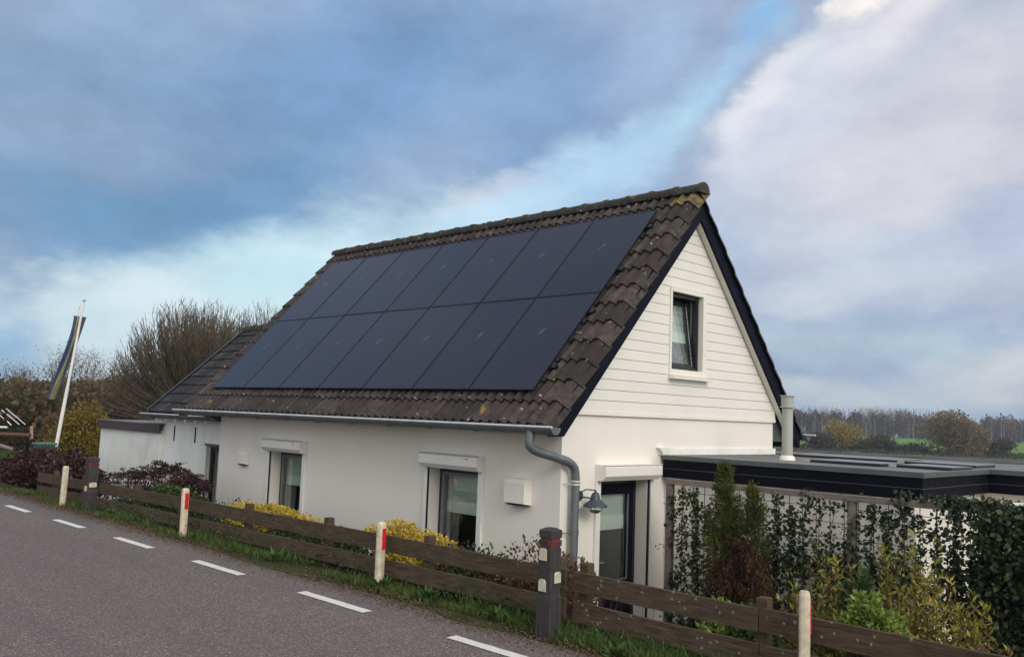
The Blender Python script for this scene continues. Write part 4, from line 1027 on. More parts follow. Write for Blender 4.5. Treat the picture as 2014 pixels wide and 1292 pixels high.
# dike posts
def dike_post(x, y, h, label, bands, ww=0.062):
    o = thg('dike_post', label, 'post', (x, y, 0), 'dark dike posts with red bands')
    def sq(r, z): return [(x-r, y-r, z), (x+r, y-r, z), (x+r, y+r, z), (x-r, y+r, z)]
    def stack(prof):
        m = MB(); vs = []
        for r, z in prof: vs += sq(r, z)
        fs = [(i*4+k, i*4+(k+1) % 4, i*4+4+(k+1) % 4, i*4+4+k) for i in range(len(prof)-1) for k in range(4)]
        fs += [(3, 2, 1, 0), tuple(len(prof)*4-4+k for k in range(4))]; return m.add(vs, fs)
    w_ = ww
    b1, b2 = h-0.165, h-0.115
    stack([(w_+.010, -0.3), (w_+.008, h-0.53), (w_, h-0.50), (w_, h-0.155)]).build('lower_shaft', M['dikepost'], o, bevel=.006)
    stack([(w_-.008, h-0.155), (w_-.008, h-0.142), (w_, h-0.139), (w_, h-0.097), (w_-.008, h-0.094), (w_-.008, h-0.08)]).build('painted_section', M['redband'], o)
    stack([(w_+.001, h-0.08), (w_+.002, h-0.022), (w_-.03, h-0.004), (0.004, h)]).build('head', M['dikepost'], o, bevel=.004)
    # left face of the painted section is dark green-black
    MB().box(x-w_-.003, x-w_-.0005, y-w_*.35, y+w_-.001, h-0.137, h-0.099).build('green_patch', M['greenblack'], o)
    # dark core painted over the middle of the red section
    MB().box(x-w_*0.3, x+w_-.004, y-w_-.002, y-w_-.0005, h-0.128, h-0.108).build('worn_patch', M['dikepost'], o)
    return o
def plaque(o, face, cx, cz, x, y, ww, w_=0.036, h_=0.065, digits=False):
    pts = [(-w_, 0), (w_, 0), (w_, h_*1.3), (w_*0.6, h_*1.6), (-w_*0.6, h_*1.6), (-w_, h_*1.3)]
    m = MB()
    if face == 'x': m.prism([(y+cx+p[0], cz+p[1]) for p in pts], 'x', x-ww-.010, x-ww-.0005)
    else: m.prism([(x+cx+p[0], cz+p[1]) for p in pts], 'y', y-ww-.010, y-ww-.0005)
    pl = m.build('plaque', M['plaque'], o, bevel=.002); k = MB()
    def mark(a0, a1, b0, b1):
        if face == 'x': k.box(x-ww-.012, x-ww-.0105, y+cx+a0, y+cx+a1, cz+b0, cz+b1)
        else: k.box(x+cx+a0, x+cx+a1, y-ww-.012, y-ww-.0105, cz+b0, cz+b1)
    if digits:   # weathered number plate: ring and three figures
        for (a, b_, c_, d_) in ((-.026, -.016, .045, .050), (-.026, -.016, .062, .067), (-.028, -.024, .048, .064), (-.017, -.013, .048, .064), (-.006, -.002, .04, .075),
                              (.004, .014, .071, .075), (.004, .008, .058, .073), (.004, .014, .056, .060), (.010, .014, .042, .058), (.004, .014, .040, .044),
                              (.019, .028, .071, .075), (.024, .028, .042, .073), (.019, .028, .056, .060), (.019, .028, .040, .044)): mark(a, b_, c_, d_)
    else:
        mark(-.004, .004, h_*1.38, h_*1.52); mark(-.012, -.009, .012, h_*1.3); mark(.008, .015, .045, .052); mark(-.012, .02, h_*1.24, h_*1.28)
    k.build('engraving', M['groove'], pl)
PX, PYY = 5.20, 4.62
p2 = dike_post(PX, PYY, 0.81, 'near dark square dike post with two cream plaques and worn red bands', 1)
plaque(p2, 'x', 0.012, 0.562, PX, PYY, 0.062, .036, .057); plaque(p2, 'x', 0.012, 0.330, PX, PYY, 0.062, .036, .057); plaque(p2, 'y', 0.018, 0.395, PX, PYY, 0.062, .036, .052, digits=True)
p1 = dike_post(5.34, 14.22, 0.79, 'far dark square dike post with red bands at the left end of the fence', 0, 0.075)
plaque(p1, 'y', 0.0, 0.33, 5.34, 14.22, 0.078, 0.055, 0.045); plaque(p1, 'x', -0.02, 0.27, 5.34, 14.22, 0.078, 0.04, 0.05)

# reflector marker posts
def marker(x, y, h, label, red, rot=0.0, lean=0.0):
    o = thg('marker_post', label, 'marker post', (x, y, 0), 'cream roadside marker posts')
    m = MB(); prof = []; n = 14; w_, d_ = 0.044, 0.034
    rings = [(1, -0.25), (1, h-0.035), (0.93, h-0.012), (0.72, h), (0.0, h+0.002)]
    vs = []
    for s, z in rings:
        for k in range(n):
            a = 2*pi*k/n; cx_ = abs(math.cos(a))**0.5*math.copysign(1, math.cos(a)); sy_ = abs(math.sin(a))**0.5*math.copysign(1, math.sin(a))
            vs.append((x + w_*s*cx_, y + d_*s*sy_, z))
    m.add(vs, [(i*n+k, i*n+(k+1) % n, (i+1)*n+(k+1) % n, (i+1)*n+k) for i in range(len(rings)-1) for k in range(n)])
    m.build('shaft', M['reflpost'], o, smooth=True)
    if red:
        MB().box(x-0.024, x+0.026, y-d_-.006, y-d_+.004, h-0.255, h-0.06).build('reflector', M['red'], o, bevel=.002)
    else:
        MB().box(x-0.022, x+0.022, y-d_-.003, y-d_+.004, h-0.2, h-0.05).build('reflector_recess', M['plaque'], o)
    o.rotation_euler = (0, lean, rot)
    return o
marker(5.20, 14.95, 0.60, 'pale marker post without red reflector beside the far dark dike post', False, 0, 0.02)
marker(5.27, 10.90, 0.585, 'cream marker post with red reflector in front of the left part of the long fence', True, 0.15, -0.01)
marker(5.30, 6.87, 0.60, 'cream marker post with red reflector in front of the large yellow shrub', True, 0.25)
marker(5.33, 2.61, 0.635, 'nearest cream marker post with red reflector at the bottom right', True, 0.5)

# ------------------------------------------------------------------ flagpole, bin
fp = thg('flagpole', 'tall white leaning flagpole behind the purple bush', 'flagpole', (6.66, 20.0, -0.1))
d_ = Vector((7.03-6.70, 0, 3.75-0.45)).normalized(); pb = Vector((6.66, 20, -0.1))
def pp(t): return pb + d_*t
MB().tube([pp(0), pp(2.0), pp(2.001), pp(3.86)], [0.040, 0.036, 0.030, 0.024], 12).build('pole', M['poleWhite'], fp, smooth=True)
f_ = MB(); f_.lathe(tuple(pp(3.92)), [(0.0, -.03), (0.03, -.02), (0.036, 0), (0.03, .02), (0.0, .03)], 10); f_.tube([pp(3.70), pp(3.93)], 0.014, 8); f_.build('finial', M['steel'], fp)
MB().tube([pp(3.8)+Vector((-0.05, .04, 0)), pp(3.68)+Vector((-0.06, 0.05, 0)), pp(3.60)+Vector((-.05, .04, 0))], 0.008, 6).build('halyard', M['steel'], fp)
bn = thg('pennant', 'long blue pennant with yellow stripe hanging from the flagpole', 'pennant', tuple(pp(3.5)))
ct = pp(3.56); sd = Vector((0.70, -0.71, -0.10)).normalized()
MB().tube([ct - sd*0.17, ct + sd*0.12], 0.010, 6).build('crossbar', M['steel'], bn)
nb = 26; cols = 9
def bannerpt(t, s):
    c = ct + Vector((-0.36*t**1.2, 0.30*t**1.1, -1.80*t))
    wdt = 0.15*(1-0.25*t-0.30*math.sin(pi*min(1, t*1.25)))
    tw = 0.9*t
    side = (sd*math.cos(tw) + Vector((0.7, .7, 0))*math.sin(tw)*0.6)
    return c - sd*0.02*(1-t) + side*(s*wdt) + Vector((0.7, 0.7, 0))*0.03*math.sin(s*5+t*7)
for nm, s0, s1, mc in (('blue_stripe', -1, -0.30, (0.035, 0.060, 0.17)), ('yellow_stripe', -0.30, 0.35, (0.26, 0.24, 0.10)), ('blue_stripe', 0.35, 1, (0.05, 0.07, 0.10))):
    m = MB(); vs = []
    for i in range(nb+1):
        for k in range(cols): vs.append(bannerpt(i/nb, s0+(s1-s0)*k/(cols-1)))
    m.add(vs, [(i*cols+k, i*cols+k+1, (i+1)*cols+k+1, (i+1)*cols+k) for i in range(nb) for k in range(cols-1)])
    m.build(nm, simple('cloth_'+nm+str(s0), mc, 0.8, var=0.15), bn, smooth=True)
bi = thg('garden_bin', 'dark green lidded bin standing behind the purple bush at the foot of the flagpole', 'bin', (6.45, 19.6, -0.05))
bx, by = 6.42, 19.75
m = MB(); m.add([(bx-.13, by-.13, .0), (bx+.13, by-.13, .0), (bx+.13, by+.13, .0), (bx-.13, by+.13, .0), (bx-.17, by-.17, .70), (bx+.17, by-.17, .70), (bx+.17, by+.17, .70), (bx-.17, by+.17, .70)], [(3, 2, 1, 0), (4, 5, 6, 7), (0, 1, 5, 4), (1, 2, 6, 5), (2, 3, 7, 6), (3, 0, 4, 7)])
m.build('body', M['greenbin'], bi, bevel=.015)
MB().box(bx-.19, bx+.19, by-.19, by+.19, .70, .75).build('lid', simple('green_lid', (0.06, 0.13, 0.10), 0.4), bi, bevel=.015)

# ------------------------------------------------------------------ planting between fence and house
def noisefilter(P, sc, thr):
    return np.array([mnoise.noise(Vector(p)*sc) for p in P]) > thr
def hg(P): return np.array([hgt(p[0], p[1]) for p in P])
# grass verge
n = 60000
xx = 5.08 + np.abs(rng.normal(0, 0.24, n)) + 0.05; yy = rng.uniform(-0.5, 17.5, n)
pat = np.array([mnoise.noise(Vector((a*2.2, b_*1.1, 0))) + 0.5*mnoise.noise(Vector((a*7, b_*6, 3))) for a, b_ in zip(xx, yy)])
keep = (pat + rng.uniform(-0.35, 0.35, n) + np.clip((5.4-yy)*0.3, -0.12, .6) + np.clip((xx-5.3)*.8,-.1,.2) > 0.03) & (xx < 5.95)
xx, yy, pt = xx[keep], yy[keep], pat[keep]
P = np.stack([xx, yy, hg(np.stack([xx, yy], 1))-0.01], 1)
dr_ = np.zeros_like(P); dr_[:, 2] = 1
gv = leaves('grass_verge', P, 0.065, L['grass'], aspect=0.10, dirs=dr_, jit=0.75, sizevar=0.55)
tag(gv, 'short uneven green grass growing along the road edge below the fence', 'grass', kind='stuff')
n = 16000
xx = rng.uniform(5.5, 9.5, n); yy = rng.uniform(-0.5, 6.2, n)
P = np.stack([xx, yy, hg(np.stack([xx, yy], 1))-0.01], 1); d3 = np.zeros_like(P); d3[:, 2] = 1
tag(leaves('garden_grass', P, 0.09, L['grass'], aspect=0.10, dirs=d3, jit=0.6), 'rough grass of the garden slope in front of the trellis', 'grass', kind='stuff')
n = 26000; xx = rng.uniform(4.5, 13.5, n); yy = rng.uniform(19.6, 36, n)
P = np.stack([xx, yy, hg(np.stack([xx, yy], 1))-0.01], 1); d3 = np.zeros_like(P); d3[:, 2] = 1
tag(leaves('lawn', P, 0.16, L['weed'], aspect=0.12, dirs=d3, jit=0.6), 'bright green grass bank beyond the purple bush', 'grass', kind='stuff')
n = 5200; xx = 5.2 + np.abs(rng.normal(0, 0.2, n)); yy = rng.uniform(-0.3, 15, n); keep = np.array([mnoise.noise(Vector((a*3, b_*1.7, 8))) for a, b_ in zip(xx, yy)]) + (yy < 5.5)*.25 > 0.12
P = np.stack([xx, yy, hg(np.stack([xx, yy], 1))-0.01], 1)[keep]; d3 = np.zeros_like(P); d3[:, 2] = 1
tag(leaves('grass_tufts', P, 0.125, L['weed'], aspect=0.07, dirs=d3, jit=0.7, sizevar=.5), 'longer bright green grass tufts in the verge', 'grass', kind='stuff')
# crumbs and dead leaves on the road edge
n = 11000; xx = 5.05 + rng.normal(0, 0.12, n); yy = rng.uniform(-0.5, 19, n)
P = np.stack([xx, yy, np.full(n, 0.006)], 1); nz_ = np.zeros_like(P); nz_[:, 2] = 1
fl_ = rand_unit(n); fl_[:, 2] *= 0.15
tag(leaves('leaf_litter', P, 0.022, L['litter'], aspect=0.7, dirs=fl_, jit=0.05, nrm=np.cross(fl_, np.cross(nz_, fl_))), 'brown leaf crumbs and soil along the asphalt edge', 'leaf litter', kind='stuff')
# rosette weeds
def rosette(x, y, r, label, nl=46):
    r *= 0.72
    z = hgt(x, y); o = thg('weed', label, 'weed', (x, y, z), 'green weeds along the verge')
    a = rng.uniform(0, 2*pi, nl); el_ = rng.uniform(0.25, 1.0, nl)
    D = np.stack([np.cos(a)*np.cos(el_), np.sin(a)*np.cos(el_), np.sin(el_)], 1)
    up_ = np.cross(D, np.stack([-np.sin(a), np.cos(a), np.zeros(nl)], 1))
    leaves('foliage', np.tile([x, y, z+0.01], (nl, 1)) + D*0.015, r, L['weed'], o, aspect=0.28, dirs=D, jit=0.12, nrm=np.stack([-np.sin(a), np.cos(a), np.zeros(nl)], 1)*0+up_)
    return o
for (x, y, r, lb) in ((5.28, 6.80, 0.17, 'leafy green weed at the foot of the marker post before the yellow shrub'), (5.30, 6.15, 0.15, 'bright green dandelion rosette right of that marker post foot'),
                      (5.22, 8.6, 0.16, 'spiky green weed under the middle of the long fence'), (5.24, 10.5, 0.12, 'low green weed right of the marker post with red reflector at left'),
                      (5.26, 13.2, 0.13, 'green tuft right of the far dark dike post'), (5.1, 3.9, 0.12, 'green tuft of leaves right of the near dark dike post'), (5.22, 5.2, 0.12, 'green leaf tuft left of the near dark dike post')):
    rosette(x, y, r, lb)
def shrub(name, label, cat, c, rad, n, size, mat, group=None, aspect=0.5, lobes=9, shell=0.55, jit=1.2, twigs=60, twigmat='darkbark', flat=1.0, cutz=None, droop=0.0, up=0.7):
    gz_ = hgt(c[0], c[1])
    o = thg(name, label, cat, (c[0], c[1], gz_), group)
    P = blobpts(n, c, rad, lobes, shell)
    if cutz is not None: P = P[P[:, 2] > cutz]
    D = (P-np.array(c))/np.array(rad); D[:, 2] = np.abs(D[:, 2])*0.5+up
    leaves('foliage', P, size, mat, o, aspect=aspect, dirs=D, jit=jit, droop=droop)
    segs = []
    for i in range(twigs):
        e = P[rng.integers(len(P))]; b0 = np.array([c[0]+rnd.gauss(0, .06)*rad[0], c[1]+rnd.gauss(0, .06)*rad[1], min(gz_, c[2]-rad[2]*0.8)])
        m_ = (b0+e)/2 + np.array([0, 0, 0.12*rad[2]]); segs += [(b0, m_, 0.010, 0.007), (m_, e, 0.007, 0.003)]
    sticks('stem', segs, M[twigmat], o)
    return o
# dark ground cover hedge behind the fence
yb = 5.0; i = 0
hs = [(5.75, 13.1, .25, .9), (5.8, 12.0, .24, .75), (5.85, 10.9, .22, .8), (5.85, 9.7, .22, .8), (5.9, 8.75, .26, .75), (5.9, 7.4, .2, .8), (5.9, 6.3, .30, .75), (5.85, 5.35, .36, .62)]
names = ['between the far dike post and the dark plants', 'below the green and white bush', 'left of the small yellow shrub', 'under the small yellow shrub', 'between the two yellow shrubs', 'under the large yellow shrub', 'under the right hand window', 'thin and brown beside the near dike post']
for (x, y, zt, ry), lb in zip(hs, names):
    shrub('ground_cover', 'low dark hedge plant behind fence, ' + lb, 'hedge plant', (x+.15, y, zt-0.38), (0.55, ry, 0.52), 8500, 0.042, L['darkhedge'] if y > 5.9 else L['redstem'], 'low dark hedge plants behind the fence', lobes=22, aspect=0.55, shell=0.3)
# ivy like greenery creeping under the fence
n = 30000; xx = 5.62 + rng.normal(0, 0.10, n); yy = rng.uniform(4.9, 14, n); zz = rng.uniform(-.1, 0.16, n)
P = np.stack([xx, yy, zz], 1); keep = noisefilter(P*np.array([1, .6, 1]), 2.2, -0.15)
tag(leaves('creeping_plants', P[keep], 0.035, L['ivy'], aspect=0.7), 'dark creeping leaves under the lower fence board', 'creeper', kind='stuff')
shrub('yellow_shrub', 'smaller yellow variegated shrub under the left hand window', 'shrub', (6.2, 10.35, 0.14), (0.50, 0.90, 0.32), 20000, 0.036, L['yellow'], 'yellow variegated shrubs by the wall', lobes=16, aspect=0.55, shell=0.5)
shrub('yellow_shrub', 'larger golden yellow shrub behind the middle of the fence, left of the right hand window', 'shrub', (6.15, 7.55, 0.10), (0.50, 0.80, 0.40), 22000, 0.036, L['yellow'], 'yellow variegated shrubs by the wall', lobes=16, aspect=0.55, shell=0.5)
shrub('green_shrub', 'small green and cream leaved bush before the dark purple plants', 'shrub', (5.95, 12.9, 0.30), (0.35, 0.55, 0.24), 3600, 0.055, L['green'], lobes=9, aspect=0.55)
# dark seed-head plants before the shed wall
for (x, y, z, rx_, rz, lb) in ((6.3, 13.0, 0.34, 0.32, 0.26, 'dark purple stonecrop clump right before the old extension door'), (6.35, 13.9, 0.42, 0.42, 0.30, 'tallest dark purple seed head clump before the old extension wall'), (6.3, 15.2, 0.32, 0.5, 0.20, 'sparse brown seed head plants before the white shed wall')):
    o = thg('seedhead_plant', lb, 'plant', (x, y, hgt(x, y)), 'dark seed head plants before the extension')
    segs = []; pts = []
    for k in range(90 if z > .33 else 50):
        a = rnd.uniform(0, 2*pi); rr = math.sqrt(rnd.random()); tp = Vector((x+math.cos(a)*rr*rx_, y+math.sin(a)*rr*rx_*1.2, z + rz*(1-rr*rr*0.7) + rnd.uniform(-.12, .03)))
        segs.append(((x+math.cos(a)*rr*.12, y+math.sin(a)*rr*.12, -0.5), tuple(tp), 0.005, 0.004))
        for q in range(26): pts.append((tp.x+rnd.gauss(0, .035), tp.y+rnd.gauss(0, .035), tp.z+rnd.gauss(0, .010)))
    leaves('foliage', np.array(pts), 0.032, L['purple'], o, aspect=0.8)
    P = blobpts(1800 if z > .33 else 500, (x, y, z-0.15), (rx_, rx_*1.2, rz), 8, .3); leaves('lower_leaves', P, 0.05, L['purple'], o, aspect=.6)
    sticks('stem', segs, M['darkbark'], o)
# purple bush by the road
for (x, y, z, r3_, nn, lb) in ((6.15, 17.3, 0.22, (0.55, 0.85, 0.55), 11000, 'dark purple leaved bush nearest the pale marker post'), (6.0, 18.9, 0.18, (0.7, 1.1, 0.55), 12000, 'dark purple leaved bush below the green bin'), (5.9, 21.0, 0.15, (0.9, 1.3, 0.50), 8000, 'dark purple bush at the far left edge of the picture')):
    shrub('purple_bush', lb, 'bush', (x, y, z-0.1), r3_, nn, 0.07, L['purple'], 'dark purple bushes by the road', lobes=18, aspect=0.6, shell=.3)
# yellow-brown hedge beyond the flagpole
q = at(160, 862, 23)
shrub('autumn_hedge', 'olive and yellow autumn hedge between the flagpole and the white shed', 'hedge', (q.x, q.y, 0.35), (.85, .95, 1.12), 15000, 0.075, L['autumn'], None, lobes=22, aspect=0.6, shell=.3, twigs=120)
q = at(100, 838, 26)
shrub('brown_bush', 'purple brown bush to the left of the autumn hedge', 'bush', (q.x, q.y, 0.2), (.7, .9, 1.25), 7000, 0.08, L['rust'], None, lobes=16, aspect=.6, twigs=100)

# ------------------------------------------------------------------ ivy on the trellis
def ivy(y0, y1, label, dens, seed, top=0.93, fill=0.0):
    o = thg('ivy', label, 'ivy', (TX, (y0+y1)/2, -1.15), 'ivy climbing the wire trellis')
    pts = []; segs = []
    ny = int((y1-y0)/0.147)
    for k in range(ny+1):
        y = y0 + k*(y1-y0)/max(1, ny); z = -1.1; pz = Vector((TX-.01, y, -1.1)); yy_ = y
        hmax = top - abs(rnd.gauss(0, 0.18)) * (1-fill)
        while z < hmax:
            z += 0.05; yy_ += rnd.gauss(0, 0.012); yy_ += (y-yy_)*0.2
            q = Vector((TX-.012+rnd.gauss(0, .006), yy_, z)); segs.append((tuple(pz), tuple(q), 0.004, 0.004)); pz = q
            f = mnoise.noise(Vector((y*2.1+seed, z*1.6, seed))); g_ = 0.5 + 0.5*(0.93-z)/2.0
            cnt = dens*g_*(0.75+2.2*f)*(1.0+fill*2)
            for c in range(int(max(0, cnt)+rnd.random())): pts.append((TX-abs(rnd.gauss(0, .035+.05*fill))+.01, yy_+rnd.gauss(0, .032+.03*fill), z+rnd.uniform(-.03, .03)))
        # side shoots
        for s in range(6):
            zs_ = rnd.uniform(-0.6, hmax-.05); sg = rnd.choice((-1, 1)); p0 = Vector((TX-.01, y, zs_))
            for j in range(rnd.randint(2, 5)):
                p1 = p0 + Vector((rnd.gauss(0, .01), sg*0.04, rnd.gauss(0.008, .012))); segs.append((tuple(p0), tuple(p1), .003, .003)); p0 = p1
                for c in range(2): pts.append((p0.x-abs(rnd.gauss(0, .015)), p0.y+rnd.gauss(0, .012), p0.z+rnd.gauss(0, .012)))
    nn_ = int((y1-y0)*5200); q = np.stack([TX-np.abs(rng.normal(0, .05, nn_)), rng.uniform(y0, y1, nn_), rng.uniform(-1.1, 0.9, nn_)], 1)
    kk = np.array([mnoise.noise(Vector((a[1]*3.2+seed, a[2]*1.9, seed*2))) + .5*mnoise.noise(Vector((a[1]*9, a[2]*7, seed))) for a in q]) + (0.15-q[:, 2])*0.38 > 0.16
    pts = np.concatenate([np.array(pts), q[kk]]); D = np.zeros_like(pts); D[:, 2] = -0.5; D[:, 0] = -0.4
    leaves('foliage', pts, 0.042, L['ivy'], o, aspect=0.85, dirs=D, jit=0.8, sizevar=0.45)
    sticks('vine', segs, M['darkbark'], o)
    return o
ivy(5.27, 5.93, 'ivy strands on the leftmost bay of the trellis', 26, 1.0, 0.90)
ivy(3.86, 5.19, 'ivy strands on the middle bay of the trellis right of the conifer', 26, 5.0, 1.0)
ivy(2.55, 3.76, 'ivy thickening to the right of the middle trellis post', 38, 9.0, 1.02)
o = ivy(1.0, 2.80, 'dense dark ivy mass smothering the right end of the trellis', 14, 13.0, 1.02, 1.0)
P = np.stack([TX-0.10+rng.normal(0, .09, 30000), 0.9+1.72*rng.uniform(0, 1, 30000)**.9, rng.uniform(-1.1, 1.0, 30000)], 1); P[:, 0] -= 0.1*np.array([mnoise.noise(Vector((p[1]*2.5, p[2]*2.5, 4))) for p in P])
D = np.zeros_like(P); D[:, 2] = -.5; D[:, 0] = -.5
leaves('outer_foliage', P, 0.048, L['ivy'], o, aspect=.85, dirs=D, jit=.8)
P = np.stack([TX-0.02+rng.normal(0, .04, 1100), 1.9+np.abs(rng.normal(0, .55, 1100)), 0.985+np.abs(rng.normal(0, .028, 1100))], 1)
leaves('top_foliage', P, 0.05, L['ivy'], o, aspect=.85)

# ------------------------------------------------------------------ conifer: green at the top, dead and brown below
cf = thg('conifer', 'scraggy twin topped conifer, green above and dead brown below, before the trellis', 'conifer', (8.25, 4.72, -1.1))
segs = []; gp = []; gd = []; bp = []; bd_ = []
for (bx_, by_, ht) in ((8.27, 4.93, 1.17), (8.2, 4.57, 1.00), (8.22, 4.77, 0.75)):
    segs.append(((8.25, 4.72, -1.15), (bx_, by_, -0.2), .022, .016)); segs.append(((bx_, by_, -0.2), (bx_, by_, ht), .016, .004))
    for k in range(210):
        t = rnd.random(); z = -1.0 + (ht+1.0)*t; r_ = (0.27 if t < .66 else 0.27*(1-t)/.34*0.85+0.04)*rnd.uniform(.45, 1.15)
        a = rnd.uniform(0, 2*pi); p0 = Vector((bx_, by_, z)); d0 = Vector((math.cos(a), math.sin(a), 0.75)).normalized(); p1 = p0 + d0*r_
        segs.append((tuple(p0), tuple(p1), .004, .002))
        for j in range(44):
            s = rnd.uniform(.3, 1.05); q = p0 + d0*r_*s + Vector((rnd.gauss(0, .022), rnd.gauss(0, .022), rnd.gauss(0, .03)))
            thr = 0.42 + 0.35*mnoise.noise(Vector((q.y*4, q.z*3, 0)))
            (gp if q.z > thr or rnd.random() < .08 else bp).append(tuple(q)); (gd if len(gp) > len(gd) else bd_).append((d0.x, d0.y, 0.9))
bd_ = bd_[:len(bp)]; gd = gd[:len(gp)]
leaves('green_foliage', np.array(gp), 0.042, L['thuja'], cf, aspect=.26, dirs=np.array(gd), jit=.55)
dn = np.array(bd_); dn[:, 2] = -0.6
leaves('dead_foliage', np.array(bp), 0.05, L['thujabrown'], cf, aspect=.22, dirs=dn, jit=.7)
sticks('trunk', segs, M['dirtbark'], cf)
# laurel-like shrub
def leafy(name, label, c, spread, hgt_, nst, mat, leafsz, stemmat='redstem', lmin=0.25, aspect=.3, group=None):
    gz_ = hgt(c[0], c[1]); o = thg(name, label, 'shrub', (c[0], c[1], gz_), group); segs = []; P = []; D = []
    for i in range(nst):
        a = rnd.uniform(0, 2*pi); r_ = rnd.random()**.6; tx, ty = c[0]+math.cos(a)*r_*spread[0], c[1]+math.sin(a)*r_*spread[1]
        tz = gz_ + (hgt_-gz_)*(1-0.42*r_**1.6)*rnd.uniform(.80, 1.03); p0 = Vector((c[0]+(tx-c[0])*.55, c[1]+(ty-c[1])*.55, gz_)); p1 = Vector((tx, ty, tz)); n_ = 14
        for k in range(n_):
            t0, t1 = k/n_, (k+1)/n_; q0 = p0.lerp(p1, t0); q1 = p0.lerp(p1, t1); segs.append((tuple(q0), tuple(q1), .006*(1-t0*.7), .006*(1-t1*.7)))
            if t1 > lmin:
                for j in range(5):
                    b_ = rnd.uniform(0, 2*pi); el2 = rnd.uniform(.1, .8) + t1*.3
                    P.append(tuple(q1+Vector((rnd.gauss(0, .012), rnd.gauss(0, .012), rnd.gauss(0, .02))))); D.append((math.cos(b_)*math.cos(el2), math.sin(b_)*math.cos(el2), math.sin(el2)))
    leaves('foliage', np.array(P), leafsz, mat, o, aspect=aspect, dirs=np.array(D), jit=.2, sizevar=.35)
    sticks('stem', segs, M['redwood'], o)
    return o
M['redwood'] = simple('reddish_stem', (0.10, 0.045, 0.03), .8, var=.3)
leafy('laurel_shrub', 'tall yellow green leafy shrub with reddish stems, right of the middle trellis post', (7.55, 2.75), (.46, .70), 0.80, 112, L['laurel'], .066, lmin=.28)
leafy('laurel_shrub', 'slimmer yellow leafy shrub with brown stems, left of the middle trellis post', (7.75, 3.62), (.28, .44), 0.68, 46, L['laurel'], .060, lmin=.35)
leafy('dry_shrub', 'half bare brown twiggy shrub at the fence below the tall yellow shrub', (7.1, 2.15), (.35, .45), 0.25, 34, L['redstem'], .06, lmin=.3)
shrub('lime_shrub', 'small bright lime green shrub just behind the fence right of the nearest marker post', 'shrub', (6.45, 2.66, 0.20), (.17, .24, .27), 1900, .055, L['lime'], lobes=8, aspect=.5)
shrub('green_bush', 'mid green bush behind the lime green shrub', 'shrub', (6.7, 2.86, 0.22), (.12, .13, .36), 1000, .06, L['green'], lobes=7, aspect=.5)
shrub('variegated_shrub', 'low pale variegated shrub under the conifer behind the fence', 'shrub', (6.9, 4.12, -0.08), (.20, .26, .24), 1000, .055, L['lime'], lobes=7, aspect=.5)
shrub('cotoneaster', 'dark green low shrub with red leaves at the conifer foot', 'shrub', (6.95, 3.82, -0.08), (.25, .30, .27), 2000, .045, L['green'], lobes=8, aspect=.5)
shrub('mossy_shrub', 'small dark green and yellow plant before the dark door seen through the fence', 'shrub', (6.6, 4.9, -0.42), (.3, .35, .3), 1500, .05, L['darkhedge'], lobes=7, aspect=.5)
# dry stalks behind the fence beside the dike post
segs = []
for k in range(170):
    y = rnd.uniform(4.75, 5.5); x = rnd.uniform(5.6, 6.0); p = Vector((x, y, -0.3)); e = Vector((x+rnd.gauss(0, .12), y+rnd.gauss(0, .16), rnd.uniform(.05, .42))); m_ = (p+e)/2+Vector((rnd.gauss(0, .03), rnd.gauss(0, .03), .05)); segs += [(tuple(p), tuple(m_), .003, .0025), (tuple(m_), tuple(e), .0025, .0012)]
o = sticks('dry_stalks', segs, M['redwood']); tag(o, 'tangle of dry brown stalks behind the fence left of the near dike post', 'dry plants', kind='stuff')

